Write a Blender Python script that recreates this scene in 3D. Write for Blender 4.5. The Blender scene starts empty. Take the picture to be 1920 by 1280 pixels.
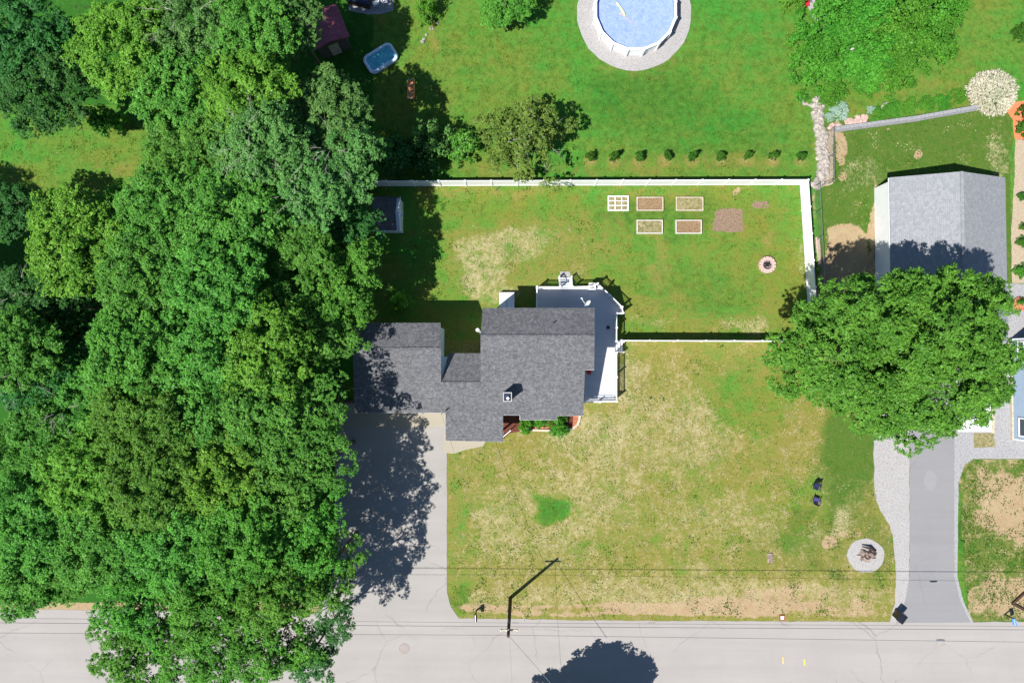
import bpy, bmesh, math, random
import numpy as np
from mathutils import Vector, Matrix
R = math.radians
scene = bpy.context.scene
col = scene.collection

# ------------------------------------------------------------------ camera / light
H = 63.5                       # drone height in metres
F = 1280.0                     # focal length in photo pixels
TH = math.atan(30.0 / F)
CT, ST = math.cos(TH), math.sin(TH)
cam = bpy.data.cameras.new('camera'); cam.lens = 24; cam.sensor_width = 36
cam.clip_start = 0.5; cam.clip_end = 3000
co = bpy.data.objects.new('camera', cam); col.objects.link(co)
co.location = (0, 0, H); co.rotation_euler = (TH, 0, 0)
scene.camera = co
SH = Vector((0.53, 0.43, -1.0)).normalized()       # the way the sunlight travels
ELEV = math.asin(-SH.z)
AZ = math.atan2(-SH.x, -SH.y)
w = bpy.data.worlds.new('World'); scene.world = w; w.use_nodes = True
nt = w.node_tree
sky = nt.nodes.new('ShaderNodeTexSky'); sky.sky_type = 'NISHITA'; sky.sun_disc = False
sky.sun_elevation = ELEV; sky.sun_rotation = AZ % (2 * math.pi)
sky.air_density = 1.2; sky.dust_density = 0.1; sky.ozone_density = 4.0
bg = nt.nodes['Background']; bg.inputs['Strength'].default_value = 0.06
nt.links.new(sky.outputs[0], bg.inputs[0])
sl = bpy.data.lights.new('sun', 'SUN'); sl.energy = 5.0; sl.angle = R(0.5); sl.color = (1.0, 0.955, 0.89)
so = bpy.data.objects.new('sun', sl); col.objects.link(so)
so.rotation_euler = SH.to_track_quat('-Z', 'Y').to_euler(); so.location = (-40, -30, 80)
scene.view_settings.view_transform = 'Standard'; scene.view_settings.look = 'None'
scene.view_settings.exposure = 0.70; scene.view_settings.gamma = 1
scene.cycles.max_bounces = 6; scene.cycles.transparent_max_bounces = 8

# ------------------------------------------------------------------ geometry helpers
def P(px, py, z=0.0):
    """world point at height z that the photo pixel shows"""
    dx = px - 960.0; a = 640.0 - py
    dy = a * CT + F * ST; dz = a * ST - F * CT
    t = (z - H) / dz
    return Vector((dx * t, dy * t, z))
def Ppl(px, py, f, z=4.0):
    """the same on a sloping plane z = f(x, y)"""
    for _ in range(30):
        p = P(px, py, z); z = f(p.x, p.y)
    return P(px, py, z)
def pix(x, y, z=0.0):
    X, Y, Z = x, y, z - H
    cy = Y * CT + Z * ST; cz = -Y * ST + Z * CT
    return 960 + F * X / -cz, 640 - F * cy / -cz

class MB:
    def __init__(s): s.v = []; s.f = []
    def add(s, vs, fs):
        b = len(s.v); s.v += [tuple(v) for v in vs]; s.f += [tuple(b + i for i in f) for f in fs]; return s
    def box(s, c, d, rz=0.0, rx=0.0, ry=0.0):
        M = Matrix.Rotation(rz, 3, 'Z') @ Matrix.Rotation(ry, 3, 'Y') @ Matrix.Rotation(rx, 3, 'X')
        c = Vector(c); vs = []
        for k in (-1, 1):
            for (i, j) in ((-1, -1), (1, -1), (1, 1), (-1, 1)):
                vs.append(c + M @ Vector((i * d[0] / 2, j * d[1] / 2, k * d[2] / 2)))
        return s.add(vs, [(3, 2, 1, 0), (4, 5, 6, 7), (0, 1, 5, 4), (1, 2, 6, 5), (2, 3, 7, 6), (3, 0, 4, 7)])
    def beam(s, a, b, wd, ht):
        a = Vector(a); b = Vector(b); d = (b - a); L = d.length; d.normalize()
        side = Vector((-d.y, d.x, 0))
        if side.length < 1e-4: side = Vector((1, 0, 0))
        side.normalize(); up = d.cross(side) * -1
        if up.z < 0: up = -up
        vs = []
        for p in (a, b):
            for (i, k) in ((-1, -1), (1, -1), (1, 1), (-1, 1)):
                vs.append(p + side * i * wd / 2 + up * k * ht / 2)
        return s.add(vs, [(3, 2, 1, 0), (4, 5, 6, 7), (0, 1, 5, 4), (1, 2, 6, 5), (2, 3, 7, 6), (3, 0, 4, 7)])
    def tube(s, pts, rad, n=8):
        pts = [Vector(p) for p in pts]
        if not hasattr(rad, '__len__'): rad = [rad] * len(pts)
        vs = []; fs = []
        for i, p in enumerate(pts):
            d = (pts[min(i + 1, len(pts) - 1)] - pts[max(i - 1, 0)]).normalized()
            a = d.cross(Vector((0, 0, 1)))
            if a.length < 1e-3: a = Vector((1, 0, 0))
            a.normalize(); b = d.cross(a)
            for k in range(n):
                t = 2 * math.pi * k / n
                vs.append(p + (a * math.cos(t) + b * math.sin(t)) * rad[i])
        for i in range(len(pts) - 1):
            for k in range(n):
                fs.append((i * n + k, i * n + (k + 1) % n, (i + 1) * n + (k + 1) % n, (i + 1) * n + k))
        fs.append(tuple(range(n))[::-1]); fs.append(tuple((len(pts) - 1) * n + k for k in range(n)))
        return s.add(vs, fs)
    def cyl(s, c, r, h, n=24, r2=None):
        r2 = r if r2 is None else r2
        return s.tube([c, Vector(c) + Vector((0, 0, h))], [r, r2], n)
    def prism(s, top, th, bottom_z=None):
        n = len(top)
        top = [Vector(p) for p in top]
        a = sum(top[i].x * top[(i + 1) % n].y - top[(i + 1) % n].x * top[i].y for i in range(n))
        if a < 0: top = top[::-1]
        bot = [Vector((p.x, p.y, p.z - th if bottom_z is None else bottom_z)) for p in top]
        fs = [tuple(range(n)), tuple(range(2 * n - 1, n - 1, -1))]
        fs += [(i, n + i, n + (i + 1) % n, (i + 1) % n) for i in range(n)]
        return s.add(top + bot, fs)
    def lathe(s, c, prof, n=28):
        c = Vector(c); vs = []; fs = []
        for (r, z) in prof:
            for k in range(n):
                t = 2 * math.pi * k / n
                vs.append(c + Vector((r * math.cos(t), r * math.sin(t), z)))
        for i in range(len(prof) - 1):
            for k in range(n):
                fs.append((i * n + k, i * n + (k + 1) % n, (i + 1) * n + (k + 1) % n, (i + 1) * n + k))
        return s.add(vs, fs)
    def build(s, name, m, parent=None, bevel=0.0, smooth=False):
        me = bpy.data.meshes.new(name); me.from_pydata(s.v, [], s.f)
        bm = bmesh.new(); bm.from_mesh(me); bmesh.ops.recalc_face_normals(bm, faces=bm.faces)
        if bevel:
            bmesh.ops.bevel(bm, geom=list(bm.edges), offset=bevel, segments=1, affect='EDGES', clamp_overlap=True)
        bm.to_mesh(me); bm.free()
        if smooth: me.polygons.foreach_set('use_smooth', [True] * len(me.polygons))
        me.materials.append(m)
        o = bpy.data.objects.new(name, me); col.objects.link(o)
        if parent is not None:
            o.parent = parent
            o.location = -parent.location if parent.parent is None else Vector((0, 0, 0))
        return o

def tag(o, label=None, cat=None, group=None, kind=None):
    if label: o['label'] = label
    if cat: o['category'] = cat
    if group: o['group'] = group
    if kind: o['kind'] = kind
    return o
def empty(name, loc, label, cat, group=None):
    o = bpy.data.objects.new(name, None); col.objects.link(o); o.location = loc
    o.empty_display_size = 0.3
    return tag(o, label, cat, group)
def sub(mb, name, m, part, **k):
    """sub-part: child of a part whose mesh is in world coordinates offset by the part"""
    o = mb.build(name, m, None, **k); o.parent = part; return o

def copy_thing(root, loc, rz=0, label=None, sc=None):
    r = root.copy(); col.objects.link(r); r.location = loc; r.rotation_euler = (0, 0, rz)
    if label: r['label'] = label
    if sc: r.scale = sc
    for ch in list(root.children):
        c = ch.copy(); col.objects.link(c); c.parent = r
        for g in ch.children:
            d = g.copy(); col.objects.link(d); d.parent = c
    return r

# ------------------------------------------------------------------ materials
def newmat(name):
    m = bpy.data.materials.new(name); m.use_nodes = True
    t = m.node_tree; b = t.nodes['Principled BSDF']
    return m, t, b
def N(t, kind, **kw):
    n = t.nodes.new('ShaderNode' + kind)
    for k, v in kw.items(): setattr(n, k, v)
    return n
def noise(t, vec, scale, detail=4, rough=0.55, dist=0.0):
    n = N(t, 'TexNoise'); n.inputs['Scale'].default_value = scale; n.inputs['Detail'].default_value = detail
    n.inputs['Roughness'].default_value = rough; n.inputs['Distortion'].default_value = dist
    t.links.new(vec, n.inputs['Vector']); return n.outputs['Fac']
def ramp(t, fac, a, b, c0=(0, 0, 0, 1), c1=(1, 1, 1, 1)):
    r = N(t, 'MapRange'); r.inputs['From Min'].default_value = a; r.inputs['From Max'].default_value = b
    t.links.new(fac, r.inputs['Value']); return r.outputs['Result']
def mathn(t, op, a, b=None):
    n = N(t, 'Math', operation=op)
    for i, x in enumerate((a, b)):
        if x is None: continue
        if isinstance(x, (int, float)): n.inputs[i].default_value = x
        else: t.links.new(x, n.inputs[i])
    return n.outputs[0]
def mix(t, fac, a, b, mode='MIX'):
    n = N(t, 'Mix', data_type='RGBA', blend_type=mode)
    if isinstance(fac, (int, float)): n.inputs[0].default_value = fac
    else: t.links.new(fac, n.inputs[0])
    for i, x in ((6, a), (7, b)):
        if isinstance(x, tuple): n.inputs[i].default_value = x if len(x) == 4 else x + (1,)
        else: t.links.new(x, n.inputs[i])
    return n.outputs[2]
def objco(t, world=True):
    if world:
        g = N(t, 'NewGeometry'); return g.outputs['Position']
    g = N(t, 'TexCoord'); return g.outputs['Object']
def mapping(t, vec, scale=(1, 1, 1), rot=(0, 0, 0)):
    m = N(t, 'Mapping'); m.inputs['Scale'].default_value = scale; m.inputs['Rotation'].default_value = rot
    t.links.new(vec, m.inputs['Vector']); return m.outputs[0]
def bump(t, b, h, strength=0.4, dist=0.03):
    n = N(t, 'Bump'); n.inputs['Strength'].default_value = strength; n.inputs['Distance'].default_value = dist
    t.links.new(h, n.inputs['Height']); t.links.new(n.outputs[0], b.inputs['Normal'])

def simple(name, c, rough=0.6, var=0.15, scale=3.0, metal=0.0, spec=0.3, c2=None, bmp=0.0):
    m, t, b = newmat(name)
    v = objco(t); n = noise(t, v, scale, 6, 0.65)
    f = ramp(t, n, 0.35, 0.65)
    lo = c2 if c2 else tuple(x * (1 - var) for x in c); hi = c if c2 else tuple(min(1, x * (1 + var)) for x in c)
    t.links.new(mix(t, f, lo, hi), b.inputs['Base Color'])
    b.inputs['Roughness'].default_value = rough; b.inputs['Metallic'].default_value = metal
    b.inputs['Specular IOR Level'].default_value = spec
    if bmp: bump(t, b, n, bmp, 0.03)
    return m

def shingle(name, base, light, dark, rot=0.0):
    m, t, b = newmat(name)
    v = mapping(t, objco(t), rot=(0, 0, rot))
    br = N(t, 'TexBrick'); br.offset = 0.37
    for k, x in (('Scale', 1.0), ('Mortar Size', 0.010), ('Brick Width', 0.24), ('Row Height', 0.143), ('Bias', -0.1)):
        br.inputs[k].default_value = x
    br.inputs['Color1'].default_value = dark + (1,); br.inputs['Color2'].default_value = light + (1,)
    br.inputs['Mortar'].default_value = tuple(x * 0.45 for x in dark) + (1,)
    t.links.new(v, br.inputs['Vector'])
    c = mix(t, 0.66, br.outputs['Color'], base)
    sp = ramp(t, noise(t, mapping(t, v, (1.5, 1.0, 1.0)), 4.2, 5, 0.85, 0.8), 0.52, 0.66)
    c = mix(t, mathn(t, 'MULTIPLY', sp, 0.75), c, light)
    dk = ramp(t, noise(t, mapping(t, v, (1.3, 1.0, 1.0)), 2.6, 5, 0.8, 0.5), 0.50, 0.38)
    c = mix(t, mathn(t, 'MULTIPLY', dk, 0.4), c, dark)
    big = ramp(t, noise(t, v, 0.35, 4, 0.6), 0.3, 0.7)
    c = mix(t, mathn(t, 'MULTIPLY', big, 0.2), c, dark)
    t.links.new(c, b.inputs['Base Color']); b.inputs['Roughness'].default_value = 0.85
    b.inputs['Specular IOR Level'].default_value = 0.2
    row = N(t, 'TexWave', wave_type='BANDS', bands_direction='Y', wave_profile='SAW')
    row.inputs['Scale'].default_value = 1 / 0.15 / 1.0 * 0.314 * 0.5 * 2; t.links.new(v, row.inputs['Vector'])
    bump(t, b, br.outputs['Fac'], -0.5, 0.012)
    return m

M = {}
M['roof'] = shingle('dark_shingles', (0.115, 0.117, 0.126), (0.25, 0.254, 0.268), (0.046, 0.048, 0.056))
M['roof2'] = shingle('light_grey_shingles', (0.235, 0.245, 0.265), (0.36, 0.37, 0.39), (0.17, 0.18, 0.20), rot=R(90))
M['white'] = simple('white_vinyl', (0.80, 0.80, 0.81), 0.45, 0.03, 1.5)
M['whitepaint'] = simple('white_paint', (0.74, 0.76, 0.78), 0.5, 0.05, 2)
M['duskwhite'] = simple('weathered_white', (0.50, 0.48, 0.43), .7, .12, 4)
def siding(name, c):
    m, t, b = newmat(name)
    v = objco(t)
    wv = N(t, 'TexWave', wave_type='BANDS', bands_direction='Z', wave_profile='SAW'); wv.inputs['Scale'].default_value = 1.6
    t.links.new(v, wv.inputs['Vector'])
    n = noise(t, v, 1.3, 4)
    cc = mix(t, ramp(t, n, .3, .7), tuple(x * .92 for x in c), c)
    t.links.new(cc, b.inputs['Base Color']); b.inputs['Roughness'].default_value = .55
    bump(t, b, wv.outputs['Fac'], .5, .02)
    return m
M['siding'] = siding('pale_siding', (0.62, 0.72, 0.76))
M['blueside'] = siding('blue_grey_siding', (0.30, 0.40, 0.52))
M['whiteside'] = siding('white_siding', (0.78, 0.79, 0.80))
def deckmat():
    m, t, b = newmat('deck_boards')
    v = objco(t)
    br = N(t, 'TexBrick'); br.offset = 0.5
    for k, x in (('Scale', 1.0), ('Mortar Size', 0.006), ('Brick Width', 3.6), ('Row Height', 0.14)): br.inputs[k].default_value = x
    br.inputs['Color1'].default_value = (0.44, 0.45, 0.49, 1); br.inputs['Color2'].default_value = (0.49, 0.50, 0.54, 1)
    br.inputs['Mortar'].default_value = (0.36, 0.36, 0.4, 1); t.links.new(v, br.inputs['Vector'])
    n = ramp(t, noise(t, v, 0.9, 5), .35, .7)
    t.links.new(mix(t, mathn(t, 'MULTIPLY', n, .35), br.outputs['Color'], (0.38, 0.39, 0.43)), b.inputs['Base Color'])
    b.inputs['Roughness'].default_value = .5
    return m
M['deck'] = deckmat()
M['glass'] = simple('window_glass', (0.03, 0.045, 0.06), 0.08, 0.2, 1, spec=0.8)
M['black'] = simple('black_plastic', (0.012, 0.014, 0.02), 0.32, 0.2, 3, spec=0.6)
M['metal'] = simple('grey_metal', (0.45, 0.46, 0.48), 0.35, 0.1, 4, metal=0.8)
M['wood'] = simple('weathered_wood', (0.42, 0.36, 0.26), 0.8, 0.25, 4)
M['palewood'] = simple('pale_timber', (0.44, 0.39, 0.30), 0.8, 0.2, 3)
M['redwood'] = simple('orange_cedar', (0.62, 0.28, 0.12), 0.7, 0.25, 6)
M['polewood'] = simple('creosoted_pole', (0.06, 0.036, 0.024), 0.85, 0.3, 5)
M['bark'] = simple('bark', (0.10, 0.08, 0.06), 0.9, 0.3, 7, bmp=.5)
M['twig'] = simple('bare_grey_twigs', (0.36, 0.34, 0.29), 0.85, 0.25, 6)
M['maroon'] = simple('maroon_metal_roof', (0.22, 0.06, 0.09), 0.5, 0.25, 1.5)
M['brick'] = simple('red_brick', (0.45, 0.16, 0.09), 0.8, 0.25, 9)
M['pinkbrick'] = simple('pink_block', (0.47, 0.34, 0.30), 0.85, 0.15, 9)
M['mulch'] = simple('red_brown_mulch', (0.11, 0.035, 0.022), 0.95, 0.4, 12, bmp=.8)
M['omulch'] = simple('orange_mulch', (0.62, 0.18, 0.08), 0.95, 0.18, 9, bmp=.6)
M['ash'] = simple('ash_and_char', (0.30, 0.24, 0.24), 0.95, 0.7, 10, c2=(0.03, 0.025, 0.03))
M['rust'] = simple('rusty_metal', (0.30, 0.11, 0.05), .6, .3, 8)
M['yellow'] = simple('yellow_paint', (0.60, 0.46, 0.10), .7, .2, 9)
M['blue'] = simple('blue_plastic', (0.10, 0.25, 0.75), .4, .1, 9)
M['navy'] = simple('navy_fabric', (0.014, 0.018, 0.06), .8, .3, 12)
M['violet'] = simple('violet_fabric', (0.045, 0.038, 0.15), .8, .3, 12)
M['red'] = simple('red_paint', (0.55, 0.03, 0.04), .45, .12, 9)
M['concrete'] = simple('concrete', (0.40, 0.39, 0.36), .85, .08, 1.6)
M['stone'] = simple('field_stone', (0.46, 0.41, 0.37), .9, .3, 5, c2=(0.26, 0.22, 0.2), bmp=.6)
M['slate'] = simple('grey_retaining_block', (0.25, 0.255, 0.27), .9, .25, 6, bmp=.5)
M['iron'] = simple('cast_iron', (0.25, 0.22, 0.205), .6, .3, 14)
M['darkblue'] = simple('dark_blue_cover', (0.01, 0.02, 0.05), .6, .4, 2)
M['vinylblue'] = simple('pool_liner', (0.20, 0.28, 0.68), .4, .1, 3)

def gravelmat(name, a, b_, scale=9.0, patch=0.25):
    m, t, b = newmat(name); v = objco(t)
    n = noise(t, v, scale, 5, .8); f = ramp(t, n, .38, .62)
    c = mix(t, f, b_, a)
    vor = N(t, 'TexVoronoi'); vor.inputs['Scale'].default_value = scale * 1.4; t.links.new(v, vor.inputs['Vector'])
    c = mix(t, ramp(t, vor.outputs['Distance'], .35, .75), c, tuple(x * .78 for x in b_))
    big = ramp(t, noise(t, v, .6, 4), .4, .7)
    c = mix(t, mathn(t, 'MULTIPLY', big, patch), c, tuple(x * .85 for x in b_))
    t.links.new(c, b.inputs['Base Color']); b.inputs['Roughness'].default_value = .95
    b.inputs['Specular IOR Level'].default_value = .15
    bump(t, b, n, .6, .03); return m
M['gravel'] = gravelmat('light_gravel', (0.41, 0.395, 0.39), (0.33, 0.32, 0.32))
M['tangravel'] = gravelmat('tan_gravel', (0.46, 0.38, 0.28), (0.37, 0.30, 0.215))
M['bedsoil'] = gravelmat('dry_bed_soil', (0.34, 0.23, 0.14), (0.21, 0.14, 0.08), 6, .4)
M['bedsoil2'] = gravelmat('straw_and_weeds_soil', (0.36, 0.29, 0.18), (0.20, 0.19, 0.08), 3.5, .4)
M['soil'] = gravelmat('bare_soil', (0.28, 0.205, 0.15), (0.21, 0.145, 0.10), 7, .4)

def pavement(name, base, alt, crack=0.5, crs=0.22, track=False):
    m, t, b = newmat(name); v = objco(t)
    fine = noise(t, v, 14, 6, .75); big = ramp(t, noise(t, v, .22, 5, .6, .5), .3, .7)
    st = ramp(t, noise(t, mapping(t, v, (.05, 1.1, 1)), 1.0, 5, .6), .35, .68)
    c = mix(t, mathn(t, 'MULTIPLY', big, .7), base, alt)
    c = mix(t, mathn(t, 'MULTIPLY', st, .35), c, tuple(x * .86 for x in alt))
    c = mix(t, mathn(t, 'MULTIPLY', ramp(t, fine, .35, .65), .16), c, tuple(x * .72 for x in base))
    c = mix(t, mathn(t, 'MULTIPLY', ramp(t, noise(t, v, .9, 6, .7, 1.2), .60, .72), .22), c, tuple(x * .62 for x in base))
    c = mix(t, mathn(t, 'MULTIPLY', ramp(t, noise(t, v, 3.2, 4, .7), .63, .72), .30), c, tuple(x * .5 for x in base))
    if crack:
        wob = N(t, 'TexNoise'); wob.inputs['Scale'].default_value = .8; wob.inputs['Detail'].default_value = 5; t.links.new(v, wob.inputs['Vector'])
        ad = N(t, 'VectorMath', operation='MULTIPLY_ADD'); t.links.new(wob.outputs['Color'], ad.inputs[0]); ad.inputs[1].default_value = (1.1, 1.1, 0); t.links.new(v, ad.inputs[2])
        vo = N(t, 'TexVoronoi', feature='DISTANCE_TO_EDGE'); vo.inputs['Scale'].default_value = crs; t.links.new(ad.outputs[0], vo.inputs['Vector'])
        cr = ramp(t, vo.outputs['Distance'], .009, .002)
        gate = ramp(t, noise(t, v, .16, 3), .46, .56)
        c = mix(t, mathn(t, 'MULTIPLY', mathn(t, 'MULTIPLY', cr, gate), crack), c, tuple(x * .35 for x in base))
    t.links.new(c, b.inputs['Base Color']); b.inputs['Roughness'].default_value = .9
    b.inputs['Specular IOR Level'].default_value = .2
    bump(t, b, fine, .2, .01); return m
M['road'] = pavement('worn_road_asphalt', (0.335, 0.317, 0.305), (0.288, 0.272, 0.262), .35, .16)
M['drive'] = pavement('driveway_asphalt', (0.325, 0.312, 0.298), (0.28, 0.268, 0.255), .3, .16)
M['drive2'] = pavement('grey_driveway', (0.235, 0.235, 0.245), (0.21, 0.21, 0.22), .15, .1)
M['apron'] = pavement('tan_concrete', (0.35, 0.32, 0.255), (0.31, 0.28, 0.22), .1)
M['walk'] = gravelmat('speckled_concrete', (0.35, 0.35, 0.36), (0.30, 0.30, 0.31), 7, .15)

def groundmat():
    m, t, b = newmat('lawn_ground'); v = objco(t)
    def at(n): a = N(t, 'Attribute', attribute_name=n); return a.outputs['Fac']
    def ctr(x, k): return mathn(t, 'ADD', mathn(t, 'MULTIPLY', mathn(t, 'SUBTRACT', x, .5), k), .5)
    big = noise(t, v, .11, 4, .6, .4); mid = ctr(noise(t, v, .55, 7, .65, .5), 1.7)
    m2 = ctr(noise(t, v, 1.7, 8, .72, .4), 1.8)
    fine = ctr(noise(t, v, 3.6, 7, .8, .3), 1.7); vf = ctr(noise(t, v, 6.5, 5, .85), 1.6)
    streak = ctr(noise(t, mapping(t, v, (.10, 1.6, 1)), 1.0, 6, .65), 1.6)
    yel = mathn(t, 'ADD', at('yel'), mathn(t, 'MULTIPLY', mathn(t, 'SUBTRACT', mid, .5), 1.0))
    yel = mathn(t, 'ADD', yel, mathn(t, 'MULTIPLY', mathn(t, 'SUBTRACT', m2, .5), .45))
    yel = mathn(t, 'ADD', yel, mathn(t, 'MULTIPLY', mathn(t, 'SUBTRACT', streak, .5), .5))
    yel = mathn(t, 'ADD', yel, mathn(t, 'MULTIPLY', mathn(t, 'SUBTRACT', big, .5), 1.5))
    yel = ramp(t, yel, 0, 1)
    c = mix(t, yel, (0.052, 0.220, 0.028), (0.170, 0.182, 0.032))
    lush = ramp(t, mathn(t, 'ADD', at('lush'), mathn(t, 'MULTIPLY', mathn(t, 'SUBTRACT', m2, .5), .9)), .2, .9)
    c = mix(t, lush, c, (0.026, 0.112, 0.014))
    olv = ramp(t, mathn(t, 'ADD', at('olv'), mathn(t, 'MULTIPLY', mathn(t, 'SUBTRACT', m2, .5), .6)), .1, .8)
    c = mix(t, olv, c, mix(t, ramp(t, m2, .3, .8), (0.055, 0.125, 0.018), (0.105, 0.150, 0.028)))
    dkf = mathn(t, 'MULTIPLY', ramp(t, m2, .50, .95), .55)
    c = mix(t, dkf, c, (0.030, 0.085, 0.010))
    c = mix(t, mathn(t, 'MULTIPLY', ramp(t, fine, .48, .85), .50), c, (0.022, 0.072, 0.008))
    c = mix(t, mathn(t, 'MULTIPLY', ramp(t, vf, .58, .95), .45), c, (0.22, 0.31, 0.06))
    s2 = mathn(t, 'ADD', mathn(t, 'MULTIPLY', ctr(noise(t, v, 1.9, 8, .78, .6), 2.0), .50), mathn(t, 'MULTIPLY', ctr(noise(t, v, 4.6, 5, .8, .4), 1.9), .50))
    dry = ramp(t, mathn(t, 'ADD', mathn(t, 'MULTIPLY', mathn(t, 'ADD', mid, m2), .5), mathn(t, 'SUBTRACT', at('dry'), .5)), .34, .86)
    c = mix(t, mathn(t, 'MULTIPLY', dry, .85), c, mix(t, ramp(t, fine, .3, .8), (0.26, 0.205, 0.065), (0.165, 0.150, 0.035)))
    st = ramp(t, mathn(t, 'ADD', mathn(t, 'ADD', s2, mathn(t, 'MULTIPLY', mathn(t, 'SUBTRACT', mathn(t, 'ADD', mid, m2), 1.0), .40)), mathn(t, 'SUBTRACT', at('straw'), .5)), .40, .78)
    c = mix(t, mathn(t, 'MULTIPLY', st, .85), c, mix(t, ramp(t, vf, .3, .8), (0.29, 0.25, 0.12), (0.54, 0.50, 0.32)))
    dn = mathn(t, 'ADD', mathn(t, 'MULTIPLY', ctr(noise(t, v, .9, 8, .74, .5), 1.8), .6), mathn(t, 'MULTIPLY', s2, .4))
    d = ramp(t, mathn(t, 'ADD', dn, mathn(t, 'SUBTRACT', at('dirt'), .5)), .50, .64)
    dc = mix(t, ramp(t, fine, .25, .8), (0.30, 0.21, 0.125), (0.40, 0.295, 0.18))
    dc = mix(t, mathn(t, 'MULTIPLY', ramp(t, mid, .4, .8), .5), dc, (0.42, 0.34, 0.21))
    c = mix(t, mathn(t, 'MULTIPLY', d, .93), c, dc)
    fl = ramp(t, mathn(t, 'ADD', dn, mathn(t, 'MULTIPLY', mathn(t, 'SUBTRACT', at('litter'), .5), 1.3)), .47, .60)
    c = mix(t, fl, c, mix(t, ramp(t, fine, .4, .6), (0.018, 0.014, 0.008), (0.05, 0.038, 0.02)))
    t.links.new(c, b.inputs['Base Color']); b.inputs['Roughness'].default_value = .95
    b.inputs['Specular IOR Level'].default_value = .08
    hh = mathn(t, 'ADD', fine, mathn(t, 'MULTIPLY', vf, .6))
    bump(t, b, hh, .75, .06)
    return m
M['ground'] = groundmat()

def leafmat(name, a, b_, trans=.22, gloss=.006):
    m = bpy.data.materials.new(name); m.use_nodes = True; t = m.node_tree
    t.nodes.clear(); out = N(t, 'OutputMaterial')
    g = N(t, 'NewGeometry'); oi = N(t, 'ObjectInfo')
    cl = noise(t, g.outputs['Position'], .55, 3, .6)
    f = mathn(t, 'ADD', mathn(t, 'MULTIPLY', g.outputs['Random Per Island'], .75), mathn(t, 'MULTIPLY', ramp(t, cl, .35, .65), .35))
    c = mix(t, f, a, b_)
    hs = N(t, 'HueSaturation'); t.links.new(c, hs.inputs['Color'])
    t.links.new(mathn(t, 'ADD', .488, mathn(t, 'MULTIPLY', oi.outputs['Random'], .022)), hs.inputs['Hue'])
    t.links.new(mathn(t, 'ADD', .90, mathn(t, 'MULTIPLY', oi.outputs['Random'], .2)), hs.inputs['Value'])
    df = N(t, 'BsdfDiffuse'); tr = N(t, 'BsdfTranslucent'); gl = N(t, 'BsdfGlossy'); gl.inputs['Roughness'].default_value = .38
    t.links.new(hs.outputs[0], df.inputs['Color']); t.links.new(hs.outputs[0], tr.inputs['Color'])
    m1 = N(t, 'MixShader'); m1.inputs[0].default_value = trans
    t.links.new(df.outputs[0], m1.inputs[1]); t.links.new(tr.outputs[0], m1.inputs[2])
    m2 = N(t, 'MixShader'); m2.inputs[0].default_value = gloss
    t.links.new(m1.outputs[0], m2.inputs[1]); t.links.new(gl.outputs[0], m2.inputs[2])
    gl.inputs['Color'].default_value = (.8, .85, .9, 1)
    t.links.new(m2.outputs[0], out.inputs['Surface']); return m
L = {
 'green':  leafmat('leaf_green', (0.018, 0.100, 0.015), (0.145, 0.385, 0.056)),
 'bright': leafmat('leaf_bright', (0.026, 0.122, 0.012), (0.185, 0.410, 0.048)),
 'grey':   leafmat('leaf_grey_green', (0.022, 0.098, 0.020), (0.165, 0.355, 0.090)),
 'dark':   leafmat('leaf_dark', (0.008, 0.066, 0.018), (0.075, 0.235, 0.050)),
 'olive':  leafmat('leaf_olive', (0.020, 0.100, 0.012), (0.145, 0.350, 0.048)),
 'maple':  leafmat('leaf_maple', (0.018, 0.100, 0.012), (0.135, 0.360, 0.045)),
 'apple':  leafmat('leaf_yellow_olive', (0.030, 0.085, 0.012), (0.185, 0.260, 0.050)),
 'shrub':  leafmat('leaf_shrub', (0.016, 0.105, 0.010), (0.110, 0.350, 0.036)),
 'silver': leafmat('leaf_silver', (0.16, 0.28, 0.20), (0.38, 0.52, 0.44)),
 'cream':  leafmat('leaf_cream', (0.26, 0.31, 0.17), (0.66, 0.60, 0.50), .2),
 'box':    leafmat('leaf_box', (0.020, 0.085, 0.010), (0.075, 0.200, 0.024)),
 'straw':  leafmat('straw_blades', (0.26, 0.22, 0.10), (0.56, 0.51, 0.31), .1, .0),
 'turf':   leafmat('turf_blades', (0.050, 0.125, 0.014), (0.150, 0.250, 0.032), .15, .0),
 'turfdark': leafmat('dark_turf_blades', (0.020, 0.075, 0.009), (0.065, 0.150, 0.018), .15, .0),
}

# ------------------------------------------------------------------ ground sheet with painted dryness
rng = np.random.default_rng(7)
def axis(a, b, st, far):
    inner = np.arange(a, b + 1e-6, st)
    return np.concatenate([[-far, -far / 2, a - 60, a - 15], inner, [b + 15, b + 60, far / 2, far]])
xs = axis(-49, 49, .22, 1500); ys = axis(-33, 33, .22, 1500)
GX, GY = np.meshgrid(xs, ys)
PX, PY = pix(GX.ravel(), GY.ravel())
def vnoise(x, y, sc, seed, octs=4, gain=.55):
    """smooth value noise on world metres, about 0..1"""
    r = np.random.default_rng(seed); tot = 0; amp = 1; out = np.zeros(np.shape(x))
    for o in range(octs):
        g = r.uniform(0, 1, (256, 256)); X = x / sc + 37.3 * o + 900; Y = y / sc + 11.7 * o + 900
        xi = np.floor(X).astype(int); yi = np.floor(Y).astype(int); fx = X - xi; fy = Y - yi
        fx = fx * fx * (3 - 2 * fx); fy = fy * fy * (3 - 2 * fy)
        a = g[xi % 256, yi % 256]; b = g[(xi + 1) % 256, yi % 256]; c = g[xi % 256, (yi + 1) % 256]; d = g[(xi + 1) % 256, (yi + 1) % 256]
        out += amp * ((a * (1 - fx) + b * fx) * (1 - fy) + (c * (1 - fx) + d * fx) * fy); tot += amp; amp *= gain; sc *= .5
    return out / tot
RX, RY = PX.copy(), PY.copy()
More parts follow.
